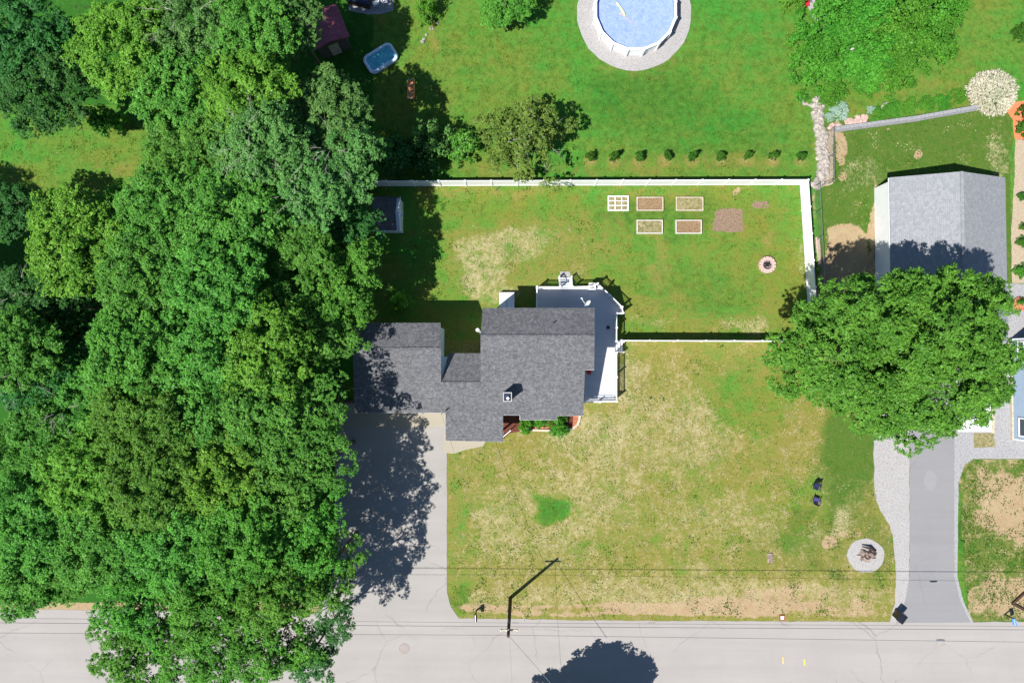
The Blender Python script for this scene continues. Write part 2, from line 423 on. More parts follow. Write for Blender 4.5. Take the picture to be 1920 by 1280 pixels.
wx_ = vnoise(GX.ravel(), GY.ravel(), 2.6, 1) - .5; wy_ = vnoise(GX.ravel(), GY.ravel(), 2.6, 2) - .5
def inpoly(poly, x, y):
    ins = np.zeros(x.shape, bool); n = len(poly)
    for i in range(n):
        x0, y0 = poly[i]; x1, y1 = poly[(i + 1) % n]
        if y0 == y1: continue
        c = ((y0 > y) != (y1 > y)) & (x < (x1 - x0) * (y - y0) / (y1 - y0) + x0)
        ins ^= c
    return ins
def blob(arr, px, py, rx, ry, val, pw=1.0):
    d = ((PX - px) / rx) ** 2 + ((PY - py) / ry) ** 2
    k = np.clip(1.35 - d, 0, 1) ** pw
    arr += (val - arr) * np.minimum(k, 1)
yel = np.full(PX.shape, .34); lush = np.full(PX.shape, .30); dry = np.full(PX.shape, .12)
straw = np.full(PX.shape, .0); dirt = np.full(PX.shape, .0); litter = np.full(PX.shape, .0); olv = np.full(PX.shape, .0)
fenced = inpoly([(690, 345), (1502, 345), (1519, 640), (690, 640)], PX, PY)
front = inpoly([(836, 636), (1640, 636), (1690, 1170), (836, 1170)], PX, PY)
back = inpoly([(690, -50), (1540, -50), (1520, 332), (690, 332)], PX, PY)
ney = inpoly([(1540, 232), (1895, 200), (1895, 560), (1540, 560)], PX, PY)
sey = inpoly([(1795, 860), (2400, 855), (2400, 1166), (1815, 1166)], PX, PY)
yel[fenced] = .64; lush[fenced] = .12; dry[fenced] = .30; straw[fenced] = .10
yel[front] = .88; lush[front] = .06; dry[front] = .64; straw[front] = .37
yel[back] = .32; lush[back] = .34
olv[ney] = .85; yel[ney] = .45; lush[ney] = .75; straw[ney] = .26; dry[ney] = .25
olv[sey] = 1.0; yel[sey] = .4; lush[sey] = .45; dirt[sey] = .50; dry[sey] = .45; straw[sey] = .35
PX = RX + wx_ * 62; PY = RY + wy_ * 62
# back lawn
blob(yel, 780, 120, 120, 200, .62); blob(yel, 880, 180, 160, 150, .55); blob(lush, 1220, 190, 130, 70, .62); blob(yel, 1440, 110, 100, 150, .45)
blob(dry, 960, 315, 300, 16, .42); blob(dry, 1300, 310, 240, 22, .40); blob(yel, 1300, 310, 260, 30, .6); blob(dry, 1190, 120, 90, 26, .42); blob(lush, 1330, 260, 160, 50, .5)
blob(dry, 806, 60, 10, 40, .62); blob(yel, 180, 270, 160, 90, .42); blob(yel, 140, 320, 160, 50, .55); blob(dry, 210, 320, 90, 20, .45)
blob(yel, 1700, 190, 140, 40, .7); blob(dry, 1690, 165, 120, 22, .45); blob(yel, 1860, 80, 60, 100, .5)
PX, PY = RX, RY
for x in (1108, 1152, 1200, 1250, 1299, 1352, 1402, 1450, 1503):
    blob(dry, x - 2, 302, 15, 12, .78); blob(straw, x - 2, 301, 9, 7, .5)
PX = RX + wx_ * 62; PY = RY + wy_ * 62
# fenced yard
blob(straw, 900, 500, 55, 55, .60); blob(straw, 985, 455, 85, 42, .55); blob(straw, 930, 540, 50, 30, .52); blob(dry, 950, 490, 130, 80, .62)
blob(straw, 1085, 470, 50, 45, .30); blob(dry, 1060, 450, 110, 60, .55); blob(dry, 1230, 500, 14, 70, .6); blob(dry, 1300, 590, 200, 35, .48)
blob(straw, 1220, 612, 55, 12, .45); blob(straw, 1400, 608, 60, 16, .48); blob(yel, 1460, 520, 60, 90, .85); blob(lush, 1240, 400, 130, 45, .50); blob(lush, 1300, 540, 130, 60, .38)
blob(yel, 1180, 400, 50, 60, .8); blob(dry, 1440, 440, 12, 14, .7); blob(straw, 1500, 500, 10, 40, .42); blob(dry, 900, 350, 220, 9, .6); blob(dry, 1250, 350, 250, 7, .5)
blob(dirt, 1386, 352, 9, 10, .8); blob(yel, 740, 480, 90, 130, .3)
# front lawn
for (x, y, rx, ry, s) in ((1200, 760, 55, 85, .56), (1230, 700, 60, 50, .50), (935, 965, 55, 28, .62), (1120, 890, 110, 35, .52), (1010, 870, 90, 30, .42),
                          (1270, 740, 70, 60, .42), (1330, 900, 50, 40, .36), (1440, 850, 50, 40, .34), (1180, 1010, 130, 60, .38), (1210, 1090, 200, 30, .46),
                          (1000, 1080, 90, 30, .42), (1580, 980, 22, 30, .66), (1110, 820, 90, 50, .56), (1000, 1000, 120, 60, .52), (1280, 820, 100, 80, .52), (1060, 940, 150, 60, .50), (1350, 980, 120, 60, .46), (1400, 690, 90, 40, .32), (1300, 660, 130, 18, .34)):
    blob(straw, x, y, rx, ry, s)
blob(straw, 1400, 730, 80, 70, .22); blob(dry, 1400, 740, 90, 80, .35); blob(yel, 1400, 740, 100, 90, .62); blob(dry, 1150, 850, 220, 120, .70); blob(dry, 1420, 670, 100, 30, .6); blob(dry, 1330, 940, 160, 90, .58)
blob(olv, 1592, 870, 66, 130, 1.0, .8); blob(olv, 1650, 1030, 30, 80, .9); blob(olv, 1500, 1030, 150, 50, .45); blob(lush, 1590, 860, 62, 100, .45); blob(straw, 1590, 850, 60, 90, .22); blob(dry, 1590, 860, 60, 100, .22); blob(lush, 1640, 1010, 25, 60, .6)
blob(lush, 1500, 1010, 110, 70, .40); blob(dry, 1500, 960, 80, 80, .38)
blob(straw, 1028, 955, 36, 32, .0, 2); blob(dry, 1028, 955, 36, 32, .05, 2); blob(yel, 1028, 955, 36, 32, .15, 2); blob(lush, 1028, 955, 32, 28, .5, 1.2); blob(olv, 1028, 955, 32, 28, .35)
blob(lush, 1498, 965, 26, 24, .6); blob(straw, 1498, 965, 26, 24, .15); blob(lush, 1543, 1060, 20, 13, .8, 1.5); blob(straw, 1543, 1060, 19, 13, 0); blob(lush, 1572, 1066, 12, 12, 1)
blob(yel, 855, 880, 20, 200, .5); blob(straw, 850, 900, 20, 150, .15); blob(lush, 858, 1120, 30, 30, .45); blob(straw, 858, 1120, 30, 30, 0); blob(dry, 858, 1125, 30, 32, .1); blob(yel, 1180, 690, 16, 60, .45)
PX = RX + wx_ * 50; PY = RY + wy_ * 16
for x, y, rx, ry, v in ((1400, 1138, 220, 22, .82), (1150, 1142, 220, 15, .78), (1000, 1145, 130, 12, .78), (1620, 1136, 60, 22, .70), (1450, 1112, 90, 16, .62), (1500, 1108, 60, 20, .62), (1560, 1110, 60, 30, .50), (1030, 1142, 120, 10, .50),
                        (905, 1140, 40, 14, .50), (1640, 1110, 40, 40, .46), (1560, 1018, 24, 18, .72), (1600, 1000, 30, 10, .6), (1650, 1150, 40, 14, .52), (890, 1080, 30, 40, .42), (1550, 1148, 80, 10, .6)):
    blob(dirt, x, y, rx, ry, v)
blob(straw, 1300, 1112, 380, 30, .56); blob(dry, 1250, 1110, 420, 34, .8); blob(straw, 960, 1122, 120, 16, .5)
PX = RX + wx_ * 30; PY = RY + wy_ * 30
# north-east yard
blob(dirt, 1590, 450, 48, 42, 1.4, 2); blob(dirt, 1590, 505, 60, 60, 1.2, 2); blob(dirt, 1572, 262, 12, 44, .95); blob(dirt, 1578, 325, 10, 14, .8); blob(dirt, 1725, 292, 12, 9, .85); blob(dirt, 1667, 244, 8, 5, .7)
blob(straw, 1610, 320, 50, 30, .45); blob(straw, 1870, 290, 25, 60, .5); blob(dirt, 1640, 420, 8, 120, .7); blob(dirt, 1548, 560, 60, 60, .6); blob(dirt, 1523, 420, 10, 120, .5)
PX = RX + wx_ * 60; PY = RY + wy_ * 60
# south-east yard
blob(dirt, 1900, 950, 62, 65, 1.0, 1.5); blob(dirt, 1900, 1130, 90, 34, .72); blob(dirt, 1850, 900, 30, 20, .6); blob(lush, 1830, 1000, 30, 60, .8); blob(lush, 1890, 1050, 60, 30, .7); blob(dirt, 1890, 1045, 60, 26, .30)
PX, PY = RX, RY
# woodland floor
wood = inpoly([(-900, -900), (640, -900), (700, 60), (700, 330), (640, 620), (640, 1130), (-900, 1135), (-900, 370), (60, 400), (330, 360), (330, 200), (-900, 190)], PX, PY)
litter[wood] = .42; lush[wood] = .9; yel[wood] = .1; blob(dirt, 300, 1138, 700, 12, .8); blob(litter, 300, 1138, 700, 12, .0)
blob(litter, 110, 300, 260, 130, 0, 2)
outside = (PX < -60) | (PX > 1990) | (PY < -60) | (PY > 1340)
me = bpy.data.meshes.new('ground')
nx, ny = len(xs), len(ys)
verts = np.stack([GX.ravel(), GY.ravel(), np.zeros(GX.size)], 1)
ii, jj = np.meshgrid(np.arange(nx - 1), np.arange(ny - 1)); q = (jj * nx + ii).ravel()
faces = np.stack([q, q + 1, q + nx + 1, q + nx], 1)
def fast_mesh(me, verts, faces):
    me.vertices.add(len(verts)); me.vertices.foreach_set('co', verts.astype(np.float32).ravel())
    k = faces.shape[1]
    me.loops.add(faces.size); me.loops.foreach_set('vertex_index', faces.astype(np.int32).ravel())
    me.polygons.add(len(faces)); me.polygons.foreach_set('loop_start', np.arange(0, faces.size, k, dtype=np.int32))
    me.polygons.foreach_set('loop_total', np.full(len(faces), k, dtype=np.int32))
    me.update(calc_edges=True)
fast_mesh(me, verts, faces)
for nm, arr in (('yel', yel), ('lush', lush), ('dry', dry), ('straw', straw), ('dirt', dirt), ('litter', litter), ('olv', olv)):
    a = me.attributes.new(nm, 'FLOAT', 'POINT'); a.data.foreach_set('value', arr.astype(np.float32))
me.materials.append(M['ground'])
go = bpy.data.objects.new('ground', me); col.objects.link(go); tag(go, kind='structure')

def sheet(name, pts, z, m, wob=0.0, seg=0.6, kind='structure'):
    """flat sheet lying on the ground from photo pixels, optionally with a ragged edge"""
    ps = [P(x, y, 0) for x, y in pts]
    if wob:
        out = []; rr = random.Random(len(name) * 7 + int(pts[0][0]))
        for i in range(len(ps)):
            a, b = ps[i], ps[(i + 1) % len(ps)]; L_ = (b - a).length; n = max(1, int(L_ / seg))
            for k in range(n):
                p = a.lerp(b, k / n); p += Vector((rr.uniform(-wob, wob), rr.uniform(-wob, wob), 0)); out.append(p)
        ps = out
    vs = [(p.x, p.y, z) for p in ps]
    a = sum(vs[i][0] * vs[(i + 1) % len(vs)][1] - vs[(i + 1) % len(vs)][0] * vs[i][1] for i in range(len(vs)))
    if a < 0: vs = vs[::-1]
    mb = MB(); mb.add(vs, [tuple(range(len(vs)))])
    o = mb.build(name, m)
    # keep the face up
    me = o.data
    if me.polygons[0].normal.z < 0: me.flip_normals()
    return tag(o, kind=kind) if kind else o
def circ(cx, cy, rx, ry=None, n=40, a0=0):
    ry = ry or rx
    return [(cx + rx * math.cos(2 * math.pi * k / n + a0), cy + ry * math.sin(2 * math.pi * k / n + a0)) for k in range(n)]

sheet('road', [(-3000, 1120), (0, 1141), (160, 1143), (600, 1149), (850, 1158), (1180, 1163), (1650, 1165), (1930, 1165), (5000, 1170), (5000, 1420), (-3000, 1400)], .012, M['road'], .04, .8)
sheet('driveway', [(628, 760), (835, 760), (838, 850), (838, 1108), (845, 1135), (862, 1161), (590, 1155), (622, 1100), (628, 1000)], .020, M['drive'], .025, .7)
sheet('driveway_apron', [(630, 755), (838, 755), (838, 800), (632, 802)], .026, M['apron'])
sheet('front_walk', [(832, 810), (945, 810), (910, 828), (906, 836), (872, 843), (852, 850), (832, 848)], .024, M['apron'], .01, .5)
sheet('gravel_path', [(1640, 700), (1705, 700), (1705, 1080), (1698, 1125), (1690, 1166), (1668, 1166), (1678, 1130), (1680, 1080), (1675, 1010), (1668, 985), (1650, 955), (1640, 930), (1638, 850)], .018, M['gravel'], .05, .4)
sheet('grey_driveway', [(1705, 600), (1789, 600), (1789, 1080), (1800, 1125), (1819, 1166), (1680, 1167), (1697, 1125), (1705, 1080)], .026, M['drive2'], .01, .8)
M['patch'] = pavement('worn_driveway_patch', (0.255, 0.255, 0.262), (0.235, 0.235, 0.245), 0)
sheet('driveway_patch', circ(1744, 900, 12, 19, 22), .031, M['patch'], .04, .25)
sheet('concrete_walk', [(1789, 525), (1882, 525), (1882, 532), (2300, 532), (2300, 858), (1825, 860), (1808, 872), (1797, 905), (1795, 1080), (1806, 1125), (1825, 1166), (1817, 1166), (1799, 1125), (1789, 1080)], .018, M['walk'], .02, .5)
sheet('gravel_strip', [(1903, 262), (2300, 255), (2300, 531), (1897, 531), (1896, 420), (1902, 330)], .016, M['tangravel'], .05, .4)
sheet('gravel_ring', circ(1189, 26, 107, 107, 48), .018, M['gravel'], .05, .7)
sheet('gravel_bed', circ(1623, 1041, 35, 32, 24), .020, M['gravel'], .06, .3)
sheet('soil_patch', [(1348, 391), (1391, 393), (1393, 433), (1350, 434), (1336, 429), (1340, 400)], .012, M['soil'], .12, .25)
sheet('soil_patch', circ(1419, 384, 9, 7, 14), .012, M['soil'], .08, .2)
sheet('soil_patch', circ(1432, 384, 10, 7, 14), .016, M['soil'], .08, .2)
sheet('mulch_bed', [(944, 770), (1090, 770), (1088, 793), (1074, 806), (975, 808), (955, 812), (944, 822)], .014, M['mulch'], .02, .4)
sheet('orange_mulch_bed', [(1868, 205), (1890, 195), (2100, 150), (2100, 262), (1903, 262), (1899, 225), (1888, 210)], .016, M['omulch'], .05, .4)
sheet('brick_path', [(1529, 445), (1536, 445), (1541, 500), (1534, 500)], .014, M['pinkbrick'], .03, .4)
sheet('gravel_strip', [(1546, 246), (1562, 246), (1562, 345), (1537, 352), (1528, 350)], .014, M['tangravel'], .05, .4)
sheet('stone_path', [(1514, -30), (1532, -30), (1528, 12), (1535, 40), (1524, 34), (1515, 10)], .014, M['gravel'], .06, .3)
sheet('patio', [(640, -60), (740, -60), (738, 20), (715, 27), (690, 28), (655, 20)], .014, M['slate'], .03, .4)
sheet('walk_planting_bed', [(1826, 811), (1864, 811), (1866, 838), (1826, 839)], .024, M['bedsoil2'], .05, .2)

# ------------------------------------------------------------------ house
zr = 7.0
ridge_y = P(960, 630, zr).y
fS = lambda x, y: zr - 0.40 * (ridge_y - y)
hp = P(960, 700, 0)
house = empty('house', P(880, 700, 0), 'grey shingled two winged house with a wrap around deck behind the left driveway', 'house')
S_px = [(661, 654), (827, 655), (827, 718), (901, 718), (901, 630), (1115, 630), (1114, 693), (1097, 693), (1093, 779), (1045, 779), (1045, 787), (975, 787), (975, 778), (943, 778), (943, 828), (835, 826), (835, 774), (665, 773)]
mb = MB(); mb.prism([Ppl(x, y, fS) for x, y in S_px], .17)
# north slopes: main, garage, connector
def nslope(x0r, x1r, yr, x0e, x1e, ye, ze):
    a = Ppl(x0r, yr, fS); b = Ppl(x1r, yr, fS); c = P(x1e, ye, ze); d = P(x0e, ye, ze)
    a.z += .002; b.z += .002
    MBx = MB(); MBx.prism([a, b, c, d], .17); return MBx
roof = mb.build('roof', M['roof'], house)
nb = nslope(901, 1115, 630, 905, 1115, 577, 5.8); nb.build('roof', M['roof'], house)
nb = nslope(661, 827, 654, 664, 826, 605, 5.55); nb.build('roof', M['roof'], house)
nb = nslope(827, 901, 718, 841, 901, 662, 4.25); nb.build('roof', M['roof'], house)
# ridge caps
for (x0, x1, y) in ((661, 827, 654), (827, 901, 718), (901, 1115, 630)):
    a = Ppl(x0, y, fS) + Vector((0, 0, .03)); b = Ppl(x1, y, fS) + Vector((0, 0, .03))
    mb = MB(); mb.beam(a, b, .22, .05); sub(mb, 'ridge_cap', M['roof'], roof)
def wing(x0, x1, yN, yr, yS, zN, z_r, zS):
    """wall block in world metres with a pitched top"""
    prof = [(yS, -.1), (yS, zS), (yr, z_r), (yN, zN), (yN, -.1)]
    n = len(prof); vs = [(x0, y, z) for y, z in prof] + [(x1, y, z) for y, z in prof]
    fs = [tuple(range(n)), tuple(range(2 * n - 1, n - 1, -1))] + [(i, (i + 1) % n, n + (i + 1) % n, n + i) for i in range(n)]
    m_ = MB(); m_.add(vs, fs); return m_
def plz(y): return fS(0, y) - .2
def wingpx(x0, x1, yNpx, zN, yrpx, ySpx, inset=.3, wallm='siding'):
    yr = Ppl(900, yrpx, fS).y; yN = P(900, yNpx, zN).y - inset; yS = Ppl(900, ySpx, fS).y + inset
    X0 = x0; X1 = x1
    zNn = zN - .2 + (fS(0, yr) - zN) * inset / (P(900, yNpx, zN).y - yr)
    return wing(X0, X1, yN, yr, yS, zNn - .02, fS(0, yr) - .22, plz(yS) - .02), (yN, yr, yS)
gx0, gx1 = P(666, 700, 4).x + .6, P(826, 640, 5.5).x - .22
mb, gy = wingpx(gx0, gx1, 605, 5.55, 654, 773); garage_wall = mb.build('wall', M['siding'], house)
mx0, mx1 = P(905, 700, 5).x + .2, P(1095, 700, 4.5).x - .3
mb, my = wingpx(mx0, mx1, 577, 5.8, 630, 778); main_wall = mb.build('wall', M['siding'], house)
ex1 = P(1115, 640, 5.8).x - .3
mb, _ = wingpx(mx1 - .5, ex1, 577, 5.8, 630, 693); mb.build('wall', M['siding'], house)
mb, cy = wingpx(gx1 - .3, mx0 + .3, 662, 4.25, 718, 772, inset=.3); mb.build('wall', M['siding'], house)
# porch posts carrying the front roof
for x, y in ((845, 819), (890, 819), (935, 819)):
    p = Ppl(x, y, fS); mb = MB(); mb.box((p.x, p.y, (p.z - .2) / 2), (.14, .14, p.z - .2)); mb.build('porch_post', M['white'], house)
def opening(name, c, wd, ht, ax, part_mat='glass', out=.04):
    """window or door on a wall; ax 'S','N','E','W' is the side it faces"""
    d = {'S': (0, -1), 'N': (0, 1), 'E': (1, 0), 'W': (-1, 0)}[ax]
    c = Vector(c)
    def bx(mb_, off, w_, h_, t_, dz=0, du=0):
        u = Vector((abs(d[1]), abs(d[0]), 0))
        q = c + Vector((d[0], d[1], 0)) * off + u * du + Vector((0, 0, dz))
        sz = (w_ if d[0] == 0 else t_, t_ if d[0] == 0 else w_, h_); mb_.box(q, sz)
    fr = MB()
    bx(fr, out, wd + .2, .1, .09, ht / 2 + .05); bx(fr, out, wd + .2, .1, .12, -ht / 2 - .05)
    bx(fr, out, .1, ht, .09, 0, -wd / 2 - .05); bx(fr, out, .1, ht, .09, 0, wd / 2 + .05)
    if name == 'window': bx(fr, out + .003, wd, .04, .06)
    return fr, (lambda mb_: (bx(mb_, out - .02, wd, ht, .05), mb_)[1])
def put_opening(parent, name, c, wd, ht, ax, leaf=None):
    fr, f2 = opening(name, c, wd, ht, ax)
    o = f2(MB()).build(name, leaf or M['glass'], parent)
    s = sub(fr, 'frame', M['white'], o)
for u in (.27, .73):
    x = gx0 + (gx1 - gx0) * u; put_opening(house, 'garage_door', (x, gy[2] - .02, 1.15), 2.7, 2.25, 'S', M['whitepaint'])
put_opening(house, 'door', (P(900, 780, 2).x, cy[2] - .02, 1.1), .95, 2.1, 'S', M['red'])
for x in (mx0 + 1.9, mx0 + 4.2, mx0 + 6.5): put_opening(house, 'window', (x, my[2] - .02, 1.7), 1.1, 1.2, 'S')
for x in (mx0 + 1.2, mx0 + 4.0): put_opening(house, 'window', (x, my[0] + .02, 4.1), 1.0, 1.2, 'N')
put_opening(house, 'sliding_door', (mx0 + 6.8, my[0] + .02, 2.05), 1.8, 2.0, 'N')
for x in (gx0 + 2, gx0 + 5.4): put_opening(house, 'window', (x, gy[0] + .02, 3.9), 1.0, 1.1, 'N')
put_opening(house, 'window', (gx1 + .02, P(830, 648, 4).y, 4.3), .8, 1.0, 'E')
put_opening(house, 'door', (ex1 + .02, P(1110, 660, 2).y, 2.05), .9, 2.0, 'E', M['whitepaint'])
put_opening(house, 'window', (mx1 + .02, P(1095, 735, 2).y, 2.2), 1.1, 1.0, 'E')
put_opening(house, 'window', (gx0 - .02, P(666, 700, 2).y, 2.2), 1.1, 1.0, 'W')
# white fascia boards set under the roof edge
def fascia(a, b): mbf.beam(a, b, .04, .16)
mbf = MB()
for i in range(len(S_px)):
    (xa, ya), (xb, yb) = S_px[i], S_px[(i + 1) % len(S_px)]
    if (ya < 760 and yb < 760) and not (xa > 1090 and xb > 1090): continue
    a = Ppl(xa, ya, fS); b = Ppl(xb, yb, fS); a.z -= .19; b.z -= .19
    c = Vector((P(930, 700, 4).x, P(930, 700, 4).y, 0)); 
    fascia(a, b)
mbf.build('fascia', M['white'], house)
# chimney
z0 = 4.6; zt = 6.95
ca, cb = P(944, 736, zt), P(959, 752, zt)
cx_, cy_ = (ca.x + cb.x) / 2, (ca.y + cb.y) / 2; cw, cd = abs(cb.x - ca.x), abs(ca.y - cb.y)
mb = MB(); mb.box((cx_, cy_, (z0 + zt) / 2), (cw, cd, zt - z0)); ch = mb.build('chimney', M['siding'], house)
mb = MB()
for s in (-1, 1):
    mb.box((cx_ + s * cw / 2, cy_, zt + .01), (.05, cd + .05, .09)); mb.box((cx_, cy_ + s * cd / 2, zt + .01), (cw - .05, .05, .09))
sub(mb, 'chimney_trim', M['duskwhite'], ch)
mb = MB(); mb.box((cx_, cy_, zt + .02), (cw - .09, cd - .09, .05)); sub(mb, 'chimney_cap', M['darkblue'], ch)
mb = MB(); mb.cyl((cx_ + .03, cy_ - .1, zt), .09, .2, 16); mb.cyl((cx_ + .03, cy_ - .1, zt + .2), .12, .03, 16); sub(mb, 'flue', M['whitepaint'], ch)
# vent pipes
p = Ppl(1037, 606, lambda x, y: 7 - .5 * max(0, y - ridge_y)); mb = MB(); mb.cyl((p.x, p.y, p.z - .3), .05, .75, 10); mb.build('vent_pipe', M['black'], house)
p = P(896, 619, 6.3); mb = MB(); mb.cyl((p.x, p.y, 1.5), .09, 5.3, 12); mb.cyl((p.x, p.y, 6.8), .15, .16, 12); mb.box((p.x + .15, p.y, 4), (.3, .06, .06)); mb.build('stove_pipe', M['whitepaint'], house)
# service mast
p = Ppl(836, 770, fS); mast_top = Vector((p.x - .05, p.y, p.z + .75))
mb = MB(); mb.tube([(p.x - .05, p.y, p.z - .3), mast_top, mast_top + Vector((-.22, -.12, .04)), mast_top + Vector((-.26, -.2, -.08))], .045, 8); mb.build('service_mast', M['metal'], house)
# satellite dish on the north eave
dp = P(1098, 572, 5.2)
mb = MB(); mb.tube([(dp.x, P(1098, 579, 5.2).y - .2, 5.0), (dp.x, dp.y, 5.1), (dp.x, dp.y + .05, 5.35)], .03, 8)
dish = mb.build('satellite_dish', M['metal'], house)
mb = MB(); dc = Vector((dp.x + .12, dp.y + .12, 5.5))
Mrot = Matrix.Rotation(R(40), 3, 'Z') @ Matrix.Rotation(R(65), 3, 'X')
vs = []; fs = []
for i in range(5):
    r = .40 * i / 4
    for k in range(20):
        t = 2 * math.pi * k / 20; vs.append(dc + Mrot @ Vector((r * math.cos(t) * .85, r * math.sin(t), -.10 + .6 * r * r)))
for i in range(4):
    for k in range(20): fs.append((i * 20 + k, i * 20 + (k + 1) % 20, (i + 1) * 20 + (k + 1) % 20, (i + 1) * 20 + k))
mb.add(vs, fs); mb.tube([(dp.x, dp.y, 5.35), dc + Vector((-.5, .42, .1))], .02, 6); mb.box(dc + Vector((-.5, .42, .1)), (.13, .1, .1)); sub(mb, 'dish_bowl', M['whitepaint'], dish)

# cellar bulkhead north of the house
a, b = P(936, 547, .9), P(965, 590, .9)
bh = empty('bulkhead', P(950, 562, 0), 'white sloping cellar bulkhead against the rear wall beside the deck', 'cellar bulkhead')
mb = MB(); mb.add([(a.x, a.y, 0), (b.x, a.y, 0), (b.x, b.y, 0), (a.x, b.y, 0), (a.x, a.y, .6), (b.x, a.y, .6), (b.x, b.y, 1.0), (a.x, b.y, 1.0)],
   [(3, 2, 1, 0), (4, 5, 6, 7), (0, 1, 5, 4), (1, 2, 6, 5), (2, 3, 7, 6), (3, 0, 4, 7)]); mb.build('frame', M['concrete'], bh)
for s in (0, 1):
    xa = a.x + (b.x - a.x) * (.03 + .49 * s); xb = xa + (b.x - a.x) * .45
    mb = MB(); mb.prism([(xa, b.y - .02, 1.04), (xb, b.y - .02, 1.04), (xb, a.y - .05, .65), (xa, a.y - .05, .65)], .05); mb.build('hatch_door', M['whitepaint'], bh)

# ------------------------------------------------------------------ deck
dz = 1.0
deck_px = [(1006, 540), (1050, 540), (1105, 538), (1118, 534), (1163, 577), (1165, 588), (1153, 589), (1153, 751), (1090, 752), (1090, 600), (1006, 600)]
deck = empty('deck', P(1130, 600, 0), 'pale grey timber deck with white railings wrapping the house corner', 'deck')
mb = MB(); mb.prism([P(x, y, dz) for x, y in deck_px], .18); mb.build('deck_floor', M['deck'], deck)
def rail(mb, a, b, z, h=.95, step=.125):
    a = Vector((a.x, a.y, 0)); b = Vector((b.x, b.y, 0)); L_ = (b - a).length
    up = lambda t: Vector((0, 0, t))
    mb.beam(a + up(z + h), b + up(z + h), .09, .05); mb.beam(a + up(z + .1), b + up(z + .1), .05, .06)
    n = int(L_ / step)
    for k in range(1, n):
        q = a.lerp(b, k / n); mb.box((q.x, q.y, z + .1 + (h - .12) / 2), (.035, .035, h - .16))
def post(par, p, z, h=1.08, name='railing_post'):
    mb = MB(); mb.box((p.x, p.y, (z + h) / 2), (.12, .12, z + h)); mb.box((p.x, p.y, z + h + .02), (.17, .17, .05)); mb.build(name, M['white'], par)
runs = [((1006, 592), (1006, 540)), ((1006, 540), (1049, 540)), ((1072, 540), (1105, 539)), ((1105, 539), (1118, 534)), ((1118, 534), (1141, 555)), ((1141, 555), (1163, 577)), ((1163, 577), (1165, 588)), ((1165, 588), (1153, 589)),
        ((1153, 589), (1153, 615)), ((1153, 615), (1153, 640)), ((1153, 661), (1153, 706)), ((1153, 706), (1153, 751)), ((1153, 751), (1122, 752)), ((1122, 752), (1094, 752))]
seen = []
for a, b in runs:
    A, B = P(*a, dz), P(*b, dz); mb = MB(); rail(mb, A, B, dz); mb.build('railing', M['white'], deck)
    for q, w_ in ((A, a), (B, b)):
        if w_ not in seen: seen.append(w_); post(deck, q, dz)
for a, b in runs:      # skirt boards
    A, B = P(*a, dz), P(*b, dz); mb = MB(); mb.beam((A.x, A.y, .42), (B.x, B.y, .42), .03, .74); mb.build('skirting', M['whitepaint'], deck)
def stairs(par, a, b, d, n=4, z=1.0):
    """steps between deck edge points a, b going out along d"""
    a = Vector((a.x, a.y, 0)); b = Vector((b.x, b.y, 0)); d = Vector(d)
    mid = (a + b) / 2; wd = (b - a).length; ax = abs(d.y) > abs(d.x)
    mb = MB()
    for k in range(n):
        c = mid + d * (.14 + .27 * k); zz = z - (z / (n + 1)) * (k + 1)
        mb.box((c.x, c.y, zz), ((wd, .25, .05) if ax else (.25, wd, .05)))
    for s in (a, b):
        mb.beam(s + Vector((0, 0, z - .2)), s + d * (.27 * n) + Vector((0, 0, .08)), .05, .2)
    st_ = mb.build('stairs', M['whitepaint'], par)
    for s in (a, b):
        e = s + d * (.27 * n); m2 = MB(); m2.beam(s + Vector((0, 0, z + .93)), e + Vector((0, 0, .95)), .08, .05); m2.beam(s + Vector((0, 0, z + .1)), e + Vector((0, 0, .2)), .04, .05)
        for k in range(1, 9):
            q = s.lerp(e, k / 9); zz = z * (1 - k / 9); m2.box((q.x, q.y, zz + .5), (.035, .035, .85))
        m2.box((e.x, e.y, .52), (.11, .11, 1.04)); sub(m2, 'stair_rail', M['white'], st_)
stairs(deck, P(1049, 540, dz), P(1072, 540, dz), (0, 1, 0))
stairs(deck, P(1153, 641, dz), P(1153, 660, dz), (1, 0, 0), 3)
mb = MB(); A, B = P(1113, 744, dz), P(1151, 744, dz); mb.beam((A.x, A.y, dz + .06), (B.x, B.y, dz + .06), .3, .12); mb.build('deck_step', M['whitepaint'], deck)
# corner planter box on the deck
pl = empty('planter_box', P(1109, 538, dz), 'white square planter box on the rear deck edge near the chamfered corner', 'planter')
p = pl.location; mb = MB()
for s in (-1, 1): mb.box((p.x + s * .27, p.y, dz + .32), (.06, .6, .6)); mb.box((p.x, p.y + s * .27, dz + .32), (.48, .06, .6))
mb.build('box', M['white'], pl); mb = MB(); mb.box((p.x, p.y, dz + .28), (.48, .48, .5)); mb.build('soil', M['slate'], pl)
pad = MB(); pad.prism([P(x, y, .06) for x, y in ((1050, 509), (1069, 509), (1069, 526), (1050, 526))], .1)
tag(pad.build('concrete_pad', M['gravel'], None, bevel=.01), 'square pale concrete pad at the foot of the rear deck stairs', 'paving slab')
# things on the deck
fl = empty('potted_flower', P(1103, 697, dz), 'red flowers in a pot on the deck under the roof corner', 'flower pot')
mb = MB(); mb.lathe(fl.location, [(0, 0), (.14, 0), (.19, .28), (.21, .28), (.21, .32), (.16, .31), (0, .29)], 16); mb.build('pot', M['rust'], fl)

